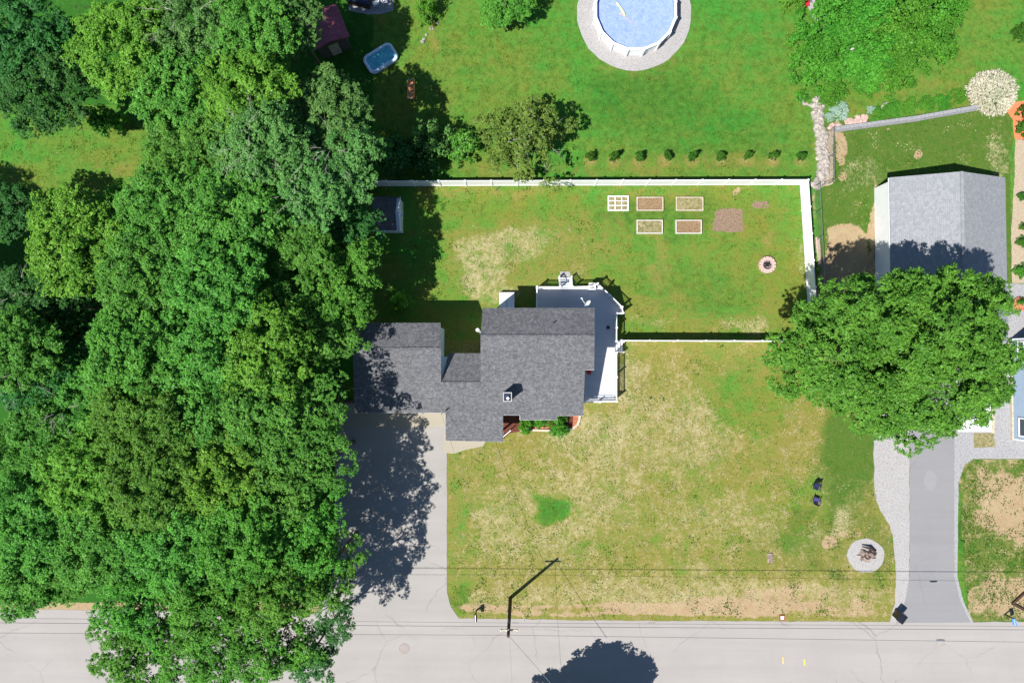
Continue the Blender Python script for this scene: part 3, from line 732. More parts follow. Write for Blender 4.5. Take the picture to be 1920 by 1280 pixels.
# ------------------------------------------------------------------ foliage generator
def leaf_obj(name, C, Nn, S, mat, elong=1.5, seed=0, tang=None):
    r = np.random.default_rng(seed); n = len(C)
    if tang is None: tang = r.normal(size=(n, 3))
    Nn = Nn / (np.linalg.norm(Nn, axis=1, keepdims=True) + 1e-9)
    t1 = tang - (tang * Nn).sum(1, keepdims=True) * Nn; t1 /= (np.linalg.norm(t1, axis=1, keepdims=True) + 1e-9)
    t2 = np.cross(Nn, t1); S = S[:, None]
    k = r.uniform(.3, .6, (n, 1))
    v = np.stack([C - t1 * S * elong * .5, C + t2 * S * k - Nn * S * .08, C + t1 * S * elong * .5, C - t2 * S * k - Nn * S * .08], 1).reshape(-1, 3)
    f = np.arange(4 * n).reshape(n, 4)
    me = bpy.data.meshes.new(name); fast_mesh(me, v, f); me.materials.append(mat); return me
def crown_pts(seed, Rx, Ry, Hh, ncl, rc, leaf, cov=1.6, lob=.12, low=.3, flat=.7, rough=.22, hollow=0.0):
    r = np.random.default_rng(seed); ph = r.uniform(0, 6.28, 4)
    lobf = lambda a: 1 + lob * np.sin(3 * a + ph[0]) + lob * .7 * np.sin(5 * a + ph[1]) + lob * .45 * np.sin(9 * a + ph[2])
    Cs = []; Ns = []; Sz = []
    nl = int(ncl * low); sub_r = leaf * 1.7
    hp = r.uniform(0, 6.28, 6)
    def hills(x, y):
        return .5 * np.sin(x * 1.1 + hp[0]) * np.sin(y * 1.2 + hp[1]) + .35 * np.sin(x * 2.1 + y * .9 + hp[2]) + .25 * np.sin(y * 2.7 - x * .8 + hp[3])
    for i in range(ncl):
        a = r.uniform(0, 2 * np.pi); rho = np.sqrt(r.uniform(0, 1)); lf = lobf(a)
        x = np.cos(a) * rho * Rx * lf; y = np.sin(a) * rho * Ry * lf
        z = Hh * np.sqrt(max(0, 1 - rho ** 2 * .97)) * (1 + r.normal(0, rough) + .34 * hills(x, y))
        if i < nl: z *= r.uniform(-.15, .6)
        c = np.array([x, y, z])
        rr = rc * r.uniform(.6, 1.35) * (1.0 if rho < .8 else .8)
        ms = max(3, int(3.0 * rr * rr * cov / (sub_r * sub_r)))
        d = r.normal(size=(ms, 3)); d /= np.linalg.norm(d, axis=1, keepdims=True)
        d[:, 2] = np.where(d[:, 2] < -.2, -d[:, 2], d[:, 2])
        ax = r.normal(size=(5, 3)); ax /= np.linalg.norm(ax, axis=1, keepdims=True)
        sp = np.clip((d @ ax.T).max(1), 0, 1) ** 5
        rad = rr * (.45 + .55 * np.sqrt(r.uniform(0, 1, ms)) + .55 * sp)
        sc_ = c + d * rad[:, None] * np.array([1, 1, flat])
        m = 11
        e = r.normal(size=(ms, m, 3)); e /= np.linalg.norm(e, axis=2, keepdims=True)
        pos = sc_[:, None, :] + e * sub_r * (.35 + .65 * r.uniform(0, 1, (ms, m, 1))) * np.array([1, 1, .55])
        nn = e * .45 + d[:, None, :] * .35 + np.array([0, 0, .75]) + r.normal(0, .33, (ms, m, 3))
        Cs.append(pos.reshape(-1, 3)); Ns.append(nn.reshape(-1, 3))
        Sz.append(np.repeat(r.uniform(.75, 1.25, ms), m))
    C = np.concatenate(Cs); Nn = np.concatenate(Ns)
    return C, Nn, leaf * .95 * np.concatenate(Sz) * r.uniform(.7, 1.3, len(C))
def trunk_mesh(name, seed, h, r0, spread, nlimb, top=.6, mat='bark', zc=None):
    rr = random.Random(seed); mb = MB()
    bend = Vector((rr.uniform(-.3, .3), rr.uniform(-.3, .3), 0))
    pts = [Vector((0, 0, -.1)), Vector((0, 0, .15)), Vector((0, 0, h * .3)) + bend * .3, Vector((0, 0, h * .6)) + bend, Vector((0, 0, h * .92)) + bend * .6]
    mb.tube(pts, [r0 * 1.6, r0 * 1.15, r0 * .9, r0 * .6, r0 * .15], 10)
    for i in range(nlimb):
        a = 2 * math.pi * (i + rr.uniform(-.3, .3)) / nlimb; z = h * rr.uniform(.32, .72)
        b = Vector((0, 0, z)) + bend * (z / h); L_ = spread * rr.uniform(.6, .95)
        e = b + Vector((math.cos(a) * L_, math.sin(a) * L_, L_ * rr.uniform(.25, .6)))
        m = b.lerp(e, .5) + Vector((0, 0, .12 * L_))
        mb.tube([b, m, e], [r0 * .42, r0 * .26, r0 * .07], 6)
        for j in range(3):
            q = b.lerp(e, rr.uniform(.45, .9)); mb.tube([q, q + Vector((rr.uniform(-1, 1), rr.uniform(-1, 1), rr.uniform(.1, .8))) * L_ * .28], [r0 * .14, r0 * .03], 5)
    me_o = mb.build(name, M[mat]); me = me_o.data; bpy.data.objects.remove(me_o); return me
def twig_mesh(seed, n, rad, zlo, zhi):
    rr = random.Random(seed); out = []
    for i in range(n):
        mb = MB(); a = rr.uniform(0, 6.28); r = rad * math.sqrt(rr.random()) ; z = zlo + (zhi - zlo) * math.sqrt(max(0, 1 - (r / rad) ** 2 * .8))
        b = Vector((r * math.cos(a), r * math.sin(a), z - .3)); d = Vector((math.cos(a + rr.uniform(-1, 1)), math.sin(a + rr.uniform(-1, 1)), rr.uniform(.1, .5)))
        L_ = rr.uniform(.5, 1.3); e = b + d * L_; mb.tube([b, b.lerp(e, .5) + Vector((0, 0, .08)), e], [.020, .012, .006], 5)
        for j in range(5):
            q = b.lerp(e, rr.uniform(.2, .95)); mb.tube([q, q + Vector((d.x + rr.uniform(-.9, .9), d.y + rr.uniform(-.9, .9), rr.uniform(0, .4))) * rr.uniform(.25, .7)], [.010, .004], 4)
        o = mb.build('bare_branch', M['twig']); out.append(o.data); bpy.data.objects.remove(o)
    return out

BASE_R = 4.6
VAR = []
for i, (hh, nc, rc, lf, lo, ro) in enumerate(((2.0, 215, .56, .125, .12, .26), (2.3, 240, .52, .118, .10, .28), (2.0, 170, .66, .13, .14, .20), (2.1, 270, .46, .108, .09, .28), (2.1, 210, .58, .125, .16, .30))):
    VAR.append(crown_pts(100 + i, BASE_R, BASE_R, hh, nc, rc, lf, 1.15, lo, .3, .7, ro))
VAR[4] = crown_pts(104, BASE_R, BASE_R, 2.2, 135, .60, .125, .95, .2, .28, .7, .30)
VAR.append(crown_pts(105, BASE_R, BASE_R, 2.4, 100, .60, .125, .70, .2, .15, .6, .30))
TR = [trunk_mesh('trunk', 11 + i, 11.0, .26, 3.6, 8) for i in range(3)]
TW = [twig_mesh(5 + i, 12, 2.6, 2.2, 4.4) for i in range(3)]
crown_cache = {}
def crown_mesh(v, tint):
    if (v, tint) not in crown_cache:
        C, Nn, S = VAR[v]
        if (v, 'g') not in crown_cache:
            crown_cache[(v, 'g')] = leaf_obj('crown', C, Nn, S, L[tint], seed=v); crown_cache[(v, tint)] = crown_cache[(v, 'g')]
        else:
            m_ = crown_cache[(v, 'g')].copy(); m_.materials.clear(); m_.materials.append(L[tint]); crown_cache[(v, tint)] = m_
    return crown_cache[(v, tint)]
trng = random.Random(3)
def tree(px, py, rpx, zc, v, tint, label, twig=False, group='woodland trees left of the house', hs=1.0, aspect=1.0, cat='tree', name='broadleaf_tree'):
    """px,py: where the crown's middle shows; zc: height of the crown's middle"""
    ztop = zc + 1.0
    g = P(px, py, ztop)
    rad = rpx * (H - ztop) / F
    s = rad / BASE_R
    t = empty(name, (g.x, g.y, 0), label, cat, group)
    t.rotation_euler = (0, 0, trng.uniform(0, 6.28) if aspect == 1 else 0)
    o = bpy.data.objects.new('trunk', TR[v % 3]); col.objects.link(o); o.parent = t; o.scale = (s, s, (zc + 1.5) / 11.0)
    o = bpy.data.objects.new('crown', crown_mesh(v, tint)); col.objects.link(o); o.parent = t
    o.scale = (s, s * aspect, s * hs); o.location = (0, 0, zc - 1.2 * hs)
    if twig:
        for bm_ in TW[v % 3]:
            o = bpy.data.objects.new('bare_branch', bm_); col.objects.link(o); o.parent = t; o.scale = (s, s, s); o.location = (0, 0, zc - 1.0 * hs)
    return t
T = [
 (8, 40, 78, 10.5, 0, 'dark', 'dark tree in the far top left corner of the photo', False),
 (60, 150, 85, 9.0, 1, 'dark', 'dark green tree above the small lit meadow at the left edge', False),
 (215, 78, 92, 12.5, 1, 'bright', 'yellow green tree right of the dark gap at the top left', False),
 (345, 40, 92, 12.0, 3, 'grey', 'grey green tree with bare twigs at the top edge', True),
 (452, 35, 84, 12.5, 3, 'green', 'fine leaved green tree at the top edge left of the maroon roof', False),
 (532, 18, 58, 11.0, 1, 'grey', 'grey green tree overhanging the top of the maroon shed roof', False),
 (482, 105, 56, 9.5, 5, 'green', 'green tree touching the left side of the maroon shed roof', False),
 (330, 150, 90, 12.0, 1, 'green', 'mid green tree right above the lit meadow', False),
 (440, 160, 82, 13.0, 0, 'bright', 'bright yellow green tree below the maroon shed', False),
 (600, 200, 78, 10.5, 3, 'grey', 'silvery tree left of the wooden bench', False),
 (345, 262, 92, 11.5, 3, 'green', 'fine leaved tree at the right end of the lit meadow', False),
 (480, 262, 88, 12.5, 1, 'grey', 'dull green tree with bare twigs in the upper woods', True),
 (625, 290, 76, 10.5, 3, 'grey', 'grey green tree beside the left end of the white back fence', True),
 (560, 350, 76, 11.5, 1, 'grey', 'pale tree with bare twigs left of the fence end', True),
 (118, 440, 92, 12.5, 2, 'bright', 'bright lime tree jutting out below the lit meadow', False),
 (210, 392, 52, 10.0, 0, 'bright', 'lime green tree along the lower edge of the lit meadow', False),
 (285, 400, 92, 12.5, 3, 'green', 'green tree right of the bright lime tree', False),
 (410, 400, 88, 13.0, 0, 'green', 'tall green tree in the middle of the upper woods', False),
 (545, 440, 62, 11.0, 2, 'green', 'rounded green tree left of the playhouse', False),
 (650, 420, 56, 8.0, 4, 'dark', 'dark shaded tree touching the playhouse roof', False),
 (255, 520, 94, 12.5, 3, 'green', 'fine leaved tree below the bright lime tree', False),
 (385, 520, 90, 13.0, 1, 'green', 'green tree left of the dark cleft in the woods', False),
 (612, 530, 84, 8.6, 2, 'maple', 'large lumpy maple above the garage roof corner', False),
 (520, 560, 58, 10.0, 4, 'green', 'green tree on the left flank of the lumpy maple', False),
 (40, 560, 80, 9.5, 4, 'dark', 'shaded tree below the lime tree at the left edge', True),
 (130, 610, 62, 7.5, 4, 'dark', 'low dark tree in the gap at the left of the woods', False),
 (235, 660, 92, 13.0, 1, 'olive', 'olive tree in the left middle of the woods', False),
 (360, 655, 92, 12.5, 0, 'green', 'dark centred green tree in the middle of the woods', False),
 (480, 665, 84, 12.5, 4, 'bright', 'yellow green tree left of the garage', False),
 (590, 640, 60, 9.5, 4, 'green', 'shadowed tree beside the top corner of the garage', False),
 (45, 700, 84, 9.5, 3, 'dark', 'twiggy dark tree halfway down the left edge', True),
 (135, 770, 78, 9.5, 3, 'green', 'green tree with pale twigs right of the left edge', True),
 (240, 790, 92, 13.0, 3, 'olive', 'olive tree below the middle of the woods', False),
 (370, 785, 90, 11.5, 1, 'green', 'shaded green tree left of the driveway top', False),
 (480, 790, 84, 12.5, 2, 'green', 'green tree level with the front of the garage', False),
 (584, 772, 64, 11.5, 5, 'green', 'tree whose crown meets the lower corner of the garage', False),
 (40, 850, 84, 10.5, 3, 'green', 'green tree at the left edge below the twiggy one', False),
 (150, 900, 90, 12.0, 1, 'bright', 'bright green tree in the lower left woods', False),
 (270, 915, 92, 13.0, 3, 'olive', 'fine leaved olive tree in the lower woods', False),
 (395, 900, 88, 12.5, 0, 'bright', 'sunlit tree left of the middle of the driveway', False),
 (505, 890, 82, 12.0, 5, 'green', 'second tree in from the driveway at its middle', False),
 (585, 870, 64, 12.2, 5, 'green', 'tree overhanging the left side of the driveway', False),
 (40, 985, 88, 11.5, 1, 'green', 'green tree above the road bank at the left edge', False),
 (170, 1025, 92, 12.0, 3, 'green', 'fine leaved tree above the road at the lower left', False),
 (300, 1030, 90, 12.5, 3, 'green', 'green tree in the lower middle of the woods', False),
 (425, 1015, 88, 12.5, 1, 'maple', 'dark green maple left of the driveway mouth', False),
 (545, 1000, 84, 10.5, 4, 'maple', 'dark shaded maple leaning over the lower driveway', False),
 (610, 1065, 60, 9.5, 5, 'maple', 'dark leafy tree jutting furthest over the driveway', False),
 (110, 1078, 56, 9.5, 1, 'green', 'green tree above the tan road bank', False),
 (30, 1086, 74, 10.0, 0, 'green', 'low green tree on the road bank at the left edge', False),
 (245, 1130, 82, 11.0, 4, 'maple', 'tree spreading over the left part of the road', False),
 (370, 1130, 84, 11.5, 0, 'maple', 'maple over the road edge in the lower woods', False),
 (495, 1120, 82, 11.0, 4, 'maple', 'maple over the road just left of the driveway mouth', False),
 (605, 1160, 52, 9.5, 5, 'dark', 'dark ragged tree over the road at the driveway mouth', False),
 (235, 1232, 74, 10.0, 4, 'maple', 'tree at the bottom edge with its left side over the road', False),
 (355, 1238, 78, 10.5, 4, 'maple', 'gappy tree in the middle of the bottom edge group', False),
 (475, 1228, 78, 10.5, 4, 'maple', 'gappy tree right of the middle of the bottom edge group', False),
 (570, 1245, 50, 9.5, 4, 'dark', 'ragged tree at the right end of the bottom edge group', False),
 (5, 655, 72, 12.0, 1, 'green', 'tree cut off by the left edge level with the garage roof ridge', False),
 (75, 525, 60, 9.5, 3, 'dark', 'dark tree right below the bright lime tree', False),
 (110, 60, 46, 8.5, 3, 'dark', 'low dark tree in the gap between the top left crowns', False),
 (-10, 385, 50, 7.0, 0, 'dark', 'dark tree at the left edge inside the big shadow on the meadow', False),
 (-360, 470, 120, 11.0, 0, 'green', 'tall tree beyond the left edge shading the lit meadow', False),
 (-250, 620, 130, 11.0, 1, 'green', 'tall tree beyond the left edge below the meadow', False),
]
for (x, y, r_, z, v, tint, lab, tw) in T:
    tree(x, y, r_ * 1.10, z, v, tint, lab, tw)

# big maple by the grey roof
C, Nn, S = crown_pts(77, 9.1, 6.4, 4.2, 470, .80, .12, 1.1, .11, .3, .5, .22)
g = P(1706, 664, 12.0)
bigm = empty('maple_tree', (g.x, g.y, 0), 'huge spreading maple between the white fence and the right driveway', 'tree')
o = bpy.data.objects.new('trunk', trunk_mesh('trunk', 5, 12.0, .5, 5.4, 13)); col.objects.link(o); o.parent = bigm
o = bpy.data.objects.new('crown', leaf_obj('crown', C, Nn, S, L['maple'], seed=4)); col.objects.link(o); o.parent = bigm; o.location = (0, 0, 9.6)
# apple-like tree behind the back fence
C, Nn, S = crown_pts(31, 3.9, 3.6, 2.3, 95, .58, .125, .85, .24, .3, .7, .40)
g = P(982, 252, 3.6)
ap = empty('apple_tree', (g.x, g.y, 0), 'yellowish open crowned tree behind the white back fence', 'tree')
o = bpy.data.objects.new('trunk', trunk_mesh('trunk', 9, 4.6, .2, 3.0, 10, mat='twig')); col.objects.link(o); o.parent = ap
o = bpy.data.objects.new('crown', leaf_obj('crown', C, Nn, S, L['apple'], seed=8)); col.objects.link(o); o.parent = ap; o.location = (0, 0, 2.1)
for bm_ in TW[1]:
    o = bpy.data.objects.new('bare_branch', bm_); col.objects.link(o); o.parent = ap; o.location = (1.2, -.3, .9); o.scale = (.8, .8, .8)
# tree across the road, out of the frame, throwing its shadow on the asphalt
C, Nn, S = crown_pts(55, 5.2, 4.8, 3.4, 170, .85, .24, 1.6, .12, .3, .7, .2)
g = P(1042, 1382, 0)
ot = empty('street_tree', (g.x, g.y, 0), 'tree across the road whose shadow falls on the asphalt', 'tree')
o = bpy.data.objects.new('trunk', TR[0]); col.objects.link(o); o.parent = ot; o.scale = (1, 1, .85)
o = bpy.data.objects.new('crown', leaf_obj('crown', C, Nn, S, L['green'], seed=8)); col.objects.link(o); o.parent = ot; o.location = (0, 0, 6.2)

# shrubs
SHV = [crown_pts(200 + i, 1.0, 1.0, .75, 26, .34, .11, 1.6, .08, .25, .8, .12) for i in range(3)]
LOWV = [crown_pts(300 + i, 1.0, 1.0, .60, 70, .20, .042, .95, .14, .2, .9, .42) for i in range(3)]
sh_cache = {}
def shrub(px, py, rpx, hgt, tint, label, v=0, low=False, group=None, name='shrub', asp=1.0, cat='shrub', zoff=0.0):
    key = (v, tint, low)
    if key not in sh_cache:
        C, Nn, S = (LOWV if low else SHV)[v]; sh_cache[key] = leaf_obj('foliage', C, Nn, S, L[tint], seed=v)
    g = P(px, py, hgt * .6); s = rpx * (H - hgt * .6) / F
    t = empty(name, (g.x, g.y, zoff), label, cat, group)
    o = bpy.data.objects.new('foliage', sh_cache[key]); col.objects.link(o); o.parent = t
    o.scale = (s, s * asp, hgt / (.75 if not low else .5) * .9); o.location = (0, 0, hgt * .12); o.rotation_euler = (0, 0, trng.uniform(0, 6.28) if asp == 1 else 0)
    mb = MB(); rr = random.Random(int(px))
    for k in range(5):
        a = rr.uniform(0, 6.28); mb.tube([(0, 0, -.03), (math.cos(a) * s * .25, math.sin(a) * s * .25, hgt * .4), (math.cos(a) * s * .55, math.sin(a) * s * .55, hgt * .75)], [.03, .02, .008], 5)
    so_ = mb.build('stems', M['bark']); so_.parent = t
    return t
shrub(984, 797, 13.5, 1.0, 'shrub', 'clipped green shrub at the left of the front flower bed', 0, zoff=0)
shrub(1013, 791, 11, .7, 'shrub', 'smallest shrub between the two others in the front flower bed', 1)
shrub(1047, 799, 17, 1.1, 'shrub', 'largest dense shrub at the right of the front flower bed', 2)
for i, (x, s_) in enumerate(((1107, 10), (1152, 10), (1200, 10), (1250, 10), (1299, 9), (1352, 9), (1402, 8.5), (1450, 8.5), (1503, 9))):
    o_ = ('first', 'second', 'third', 'fourth', 'fifth', 'sixth', 'seventh', 'eighth', 'ninth')[i]
    shrub(x, 293, s_ * .78, .95, 'box', o_ + ' young evergreen from the left in the row behind the back fence', i % 3, group='young evergreens planted behind the back fence', name='young_evergreen', cat='young tree')
G1 = 'low bright shrubs filling the bed at the upper right'
for i, (x, y, r_, h_, lb) in enumerate((
   (1545, 60, 55, 1.2, 'low shrub right of the short stone path at the upper right'), (1530, 130, 48, 1.2, 'low shrub above the top end of the stone wall'),
   (1600, 35, 60, 1.4, 'low shrub at the top edge next to the stone path shrubs'), (1600, 110, 58, 1.3, 'low shrub left of the dark bench in the shrub bed'),
   (1665, 60, 62, 1.5, 'low shrub in the centre of the upper right bed'), (1670, 125, 46, 1.1, 'low shrub at the lower middle of the upper right bed'),
   (1725, 30, 56, 1.4, 'low shrub around the bare grey twigs at the top edge'), (1740, 85, 46, 1.1, 'low shrub at the lower right of the upper right bed'),
   (1780, 15, 34, 1.0, 'low shrub at the right end of the upper right bed'), (1560, 178, 24, .7, 'small shrub just above the stone wall'), (1625, 160, 22, .6, 'small shrub beneath the lower middle of the bed'))):
    shrub(x, y, r_, h_ * 1.7, 'shrub', lb, i % 3, True, G1, 'low_shrub', cat='shrub')
mb = MB(); rr = random.Random(2); c0 = P(1722, 28, 1.2)
for i in range(26):
    q = c0 + Vector((rr.uniform(-.9, .9), rr.uniform(-.7, .7), -.4)); mb.tube([q, q + Vector((rr.uniform(-.3, .9), rr.uniform(-.5, .3), rr.uniform(.3, .9)))], [.025, .01], 5)
tag(mb.build('dead_branches', M['twig']), 'tangle of bare pale grey twigs in the upper right shrub bed', 'dead branches')
shrub(870, 275, 30, 1.8, 'green', 'dark bush left of the yellowish tree', 1, low=False, group=None)
shrub(810, 268, 38, 2.4, 'grey', 'straggly grey green bush at the wood edge by the bench shadow', 2, True)
shrub(795, 300, 26, 1.8, 'dark', 'dark bush close behind the back fence at the wood edge', 0)
shrub(740, 290, 34, 2.6, 'dark', 'shaded bush behind the left end of the back fence', 1)
shrub(203, 226, 24, 3.0, 'green', 'bush at the wood edge above the small lit meadow', 0)
shrub(752, 566, 20, 1.6, 'bright', 'sunlit bush between the wood edge and the house shadow', 1, True)
shrub(800, 22, 22, 1.5, 'bright', 'leafy yellow green bush beside stones at the top edge', 2, True)
shrub(1487, -2, 24, 1.4, 'bright', 'bush at the top edge left of the red bench', 0, True)
shrub(1915, 62, 16, .8, 'box', 'dark edged bush at the right edge of the upper lawn', 0, True)
tree(948, -28, 62, 3.5, 0, 'maple', 'small leafy tree at the top edge left of the round pool', False, None, .6)
shrub(1925, 208, 12, .9, 'box', 'clipped dark bush in orange mulch at the right edge, upper one', 1, name='boxwood')
shrub(1924, 240, 13, .9, 'box', 'clipped dark bush in orange mulch at the right edge, lower one', 2, name='boxwood')
for x, y, r_, lb in ((1916, 368, 8, 'topmost'), (1919, 425, 7, 'second'), (1916, 453, 10, 'third'), (1914, 508, 13, 'lowest and largest')):
    shrub(x, y, r_, .5, 'shrub', lb + ' little bush on the tan gravel at the right edge', 1, True, 'little bushes on the tan gravel', 'small_bush')
shrub(1912, 566, 6, .5, 'shrub', 'small plant in the round red planter', 1, True, name='plant', cat='plant', zoff=.2)
# silver plant, hosta beds
shrub(1574, 208, 17, .5, 'silver', 'round silvery blue plant right of the stone wall', 0, True, name='silver_plant', cat='plant')
shrub(1556, 219, 9, .35, 'silver', 'smaller silvery plant beside the stone wall', 1, True, name='silver_plant', cat='plant')
shrub(1632, 206, 7, .35, 'silver', 'small pale plant above the grey retaining wall', 1, True, name='silver_plant', cat='plant')
for i, (x, y, r_) in enumerate(((1645, 216, 14), (1672, 205, 16), (1704, 200, 16), (1737, 196, 15), (1768, 190, 16), (1798, 180, 15))):
    shrub(x, y, r_, .4, 'shrub', ('first', 'second', 'third', 'fourth', 'fifth', 'sixth')[i] + ' leafy perennial from the left above the retaining wall', i % 3, True, 'perennials along the grey retaining wall', 'perennial', cat='plant')
# white dappled willow
n = 5200; r = np.random.default_rng(9)
d = r.normal(size=(n, 3)); d[:, 2] = np.abs(d[:, 2]); d /= np.linalg.norm(d, axis=1, keepdims=True)
Rw = 46 * .049; rad = r.uniform(.72, 1.03, n)[:, None]
rad = rad * (1 + .30 * (vnoise(d[:, 0] * 3, d[:, 1] * 3 + d[:, 2], .9, 3, 3) - .5))[:, None]
C = d * rad * np.array([Rw, Rw * .93, 1.5]); nn = np.cross(d, r.normal(size=(n, 3))) * .6 + np.array([0, 0, 1.0]) 
wl = leaf_obj('foliage', C, nn, r.uniform(.06, .13, n), L['cream'], elong=3.0, seed=2, tang=d * np.array([1, 1, .6]) + r.normal(0, .4, (n, 3)))
g = P(1866, 171, .8); wt = empty('dappled_willow', (g.x, g.y, 0), 'round creamy white shrub beside the orange mulch', 'shrub')
o = bpy.data.objects.new('foliage', wl); col.objects.link(o); o.parent = wt; o.location = (0, 0, .15)
mb = MB()
for k in range(7): a = k * .9; mb.tube([(0, 0, 0), (math.cos(a) * 1.2, math.sin(a) * 1.1, 1.1)], [.05, .015], 5)
so_ = mb.build('stems', M['bark']); so_.parent = wt
# red flowers on the deck pot
C, Nn, S = crown_pts(3, .22, .22, .2, 10, .1, .05, 1.5); fm = leaf_obj('flowers', C, Nn, S, M['red'], elong=1.0)
o = bpy.data.objects.new('flowers', fm); col.objects.link(o); o.parent = fl; o.location = (0, 0, .33)
sp_ = empty('flower_stand', P(1139, 614, dz), 'small black plant stand standing on the shaded side deck', 'plant stand')
mb = MB(); p = sp_.location
for a in range(3): t_ = a * 2.1; mb.tube([(p.x + .2 * math.cos(t_), p.y + .2 * math.sin(t_), dz), (p.x + .12 * math.cos(t_), p.y + .12 * math.sin(t_), dz + .45)], .02, 6)
mb.cyl((p.x, p.y, dz + .45), .17, .04, 14); mb.build('stand', M['black'], sp_)

# ------------------------------------------------------------------ tufts standing in the lawns
def lawn_points(seed, n, pref):
    """scatter points inside the open lawns, kept by the painted cover values"""
    r = np.random.default_rng(seed); x = r.uniform(-48, 48, n); y = r.uniform(-26, 32, n); px, py = pix(x, y)
    ok = (inpoly([(690, 345), (1502, 345), (1519, 640), (1165, 640), (1150, 520), (990, 515), (895, 560), (700, 560)], px, py)
          | inpoly([(842, 852), (880, 845), (950, 825), (1095, 810), (1095, 760), (1160, 760), (1160, 645), (1640, 645), (1634, 900), (1664, 990), (1676, 1060), (1662, 1160), (866, 1156), (842, 1110)], px, py)
          | inpoly([(690, -20), (1500, -20), (1520, 330), (690, 330)], px, py)
          | inpoly([(1560, 250), (1815, 212), (1890, 215), (1890, 520), (1560, 400)], px, py) & ~inpoly([(1630, 320), (1890, 320), (1890, 700), (1630, 700)], px, py)
          | inpoly([(1802, 880), (1830, 866), (1960, 866), (1960, 1160), (1826, 1160), (1802, 1080)], px, py)
          | inpoly([(0, 190), (300, 190), (300, 350), (0, 350)], px, py) | inpoly([(1560, 130), (1900, 60), (1900, 150), (1560, 220)], px, py))
    ok &= ((px - 1189) ** 2 + (py - 26) ** 2 > 110 ** 2) & ((px - 1623) ** 2 + (py - 1041) ** 2 > 37 ** 2) & ((px - 1437) ** 2 + (py - 497) ** 2 > 19 ** 2)
    ok &= ~inpoly([(1132, 362), (1325, 362), (1325, 443), (1132, 443)], px, py) & ~inpoly([(1336, 388), (1395, 388), (1395, 436), (1336, 436)], px, py)
    ix = np.clip(np.searchsorted(xs, x), 0, nx - 1); iy = np.clip(np.searchsorted(ys, y), 0, ny - 1); idx = iy * nx + ix
    keep = ok & (r.uniform(0, 1, n) < pref(x, y, idx)); return x[keep], y[keep], r
def tufts(name, seed, n, pref, mat, ln, spread, per, kind='stuff'):
    x, y, r = lawn_points(seed, n, pref); k = len(x)
    C = np.stack([x, y, np.zeros(k)], 1)[:, None, :] + r.normal(size=(k, per, 3)) * np.array([spread, spread, 0]) + np.array([0, 0, .028]) + r.uniform(0, .03, (k, per, 1)) * np.array([0, 0, 1])
    C = C.reshape(-1, 3); m_ = len(C); nn = np.array([0, 0, 1.0]) + r.normal(0, .5, (m_, 3))
    me = leaf_obj(name, C, nn, ln * r.uniform(.6, 1.4, m_), L[mat], 1.7, seed); o = bpy.data.objects.new(name, me); col.objects.link(o)
    print(name, m_); return tag(o, kind=kind)
cl = lambda v: np.clip(v, 0, 1)
def N1(x, y, s, sd): return vnoise(x, y, s, sd, 4, .6)
t1 = tufts('straw_tufts', 1, 150000, lambda x, y, i: cl((N1(x, y, 1.1, 5) - .56) * 3 + (straw[i] - .34) * 2.2) * (dirt[i] < .9) * .8, 'straw', .06, .17, 4)
tag(t1, 'pale dry straw tufts scattered through the lawns', 'dry grass')
t2 = tufts('grass_tufts', 2, 90000, lambda x, y, i: cl((N1(x, y, 1.0, 6) - .50) * 3 + .30 - dirt[i] * .9) * .6, 'turf', .075, .16, 3)
tag(t2, 'light green grass tufts growing through the lawns', 'grass')
t3 = tufts('dark_grass_tufts', 3, 200000, lambda x, y, i: cl((N1(x, y, 1.3, 7) - .60) * 3 + (dirt[i] - .18) * (dirt[i] < .95) * np.where(olv[i] > .5, 1.8, .5) + (lush[i] > .5) * (straw[i] > .1) * .6) * .7, 'turfdark', .075, .13, 3)
tag(t3, 'dark green grass tufts growing through the lawns', 'grass')

# ------------------------------------------------------------------ white vinyl fence
def vinyl_fence(a, b, label, n, h=1.83, skip_first=False, skip_last=False):
    A, B = P(*a, 0), P(*b, 0); f = empty('vinyl_fence', A.lerp(B, .5), label, 'fence')
    dv = (B - A); an = math.atan2(dv.y, dv.x)
    for k in range(n + 1):
        if (k == 0 and skip_first) or (k == n and skip_last): continue
        q = A.lerp(B, k / n); mb = MB(); mb.box((q.x, q.y, h / 2 + .02), (.13, .13, h + .04), an)
        mb.add([(q.x + sx * .085, q.y + sy * .085, h + .05) for sx, sy in ((-1, -1), (1, -1), (1, 1), (-1, 1))] + [(q.x, q.y, h + .14)], [(0, 1, 4), (1, 2, 4), (2, 3, 4), (3, 0, 4), (3, 2, 1, 0)])
        mb.build('post', M['white'], f)
    for k in range(n):
        p0 = A.lerp(B, (k + .028) / n); p1 = A.lerp(B, (k + .972) / n); mb = MB()
        mb.beam(p0 + Vector((0, 0, h - .08)), p1 + Vector((0, 0, h - .08)), .06, .14); mb.beam(p0 + Vector((0, 0, .12)), p1 + Vector((0, 0, .12)), .06, .16)
        m_ = 14
        for j in range(m_):
            q0 = p0.lerp(p1, (j + .02) / m_); q1 = p0.lerp(p1, (j + .98) / m_)
            mb.beam(q0 + Vector((0, 0, h / 2)), q1 + Vector((0, 0, h / 2)), .024, h - .32)
        mb.build('panel', M['white'], f)
    return f
vinyl_fence((682, 349), (1500, 346.5), 'long white vinyl fence along the back of the yard', 17)
vinyl_fence((1500, 346.5), (1519, 640), 'white vinyl fence on the right side running under the big maple', 6, skip_first=True)
vinyl_fence((1160, 639), (1519, 640), 'white vinyl fence seen edge on between deck and big maple', 7, skip_last=True)

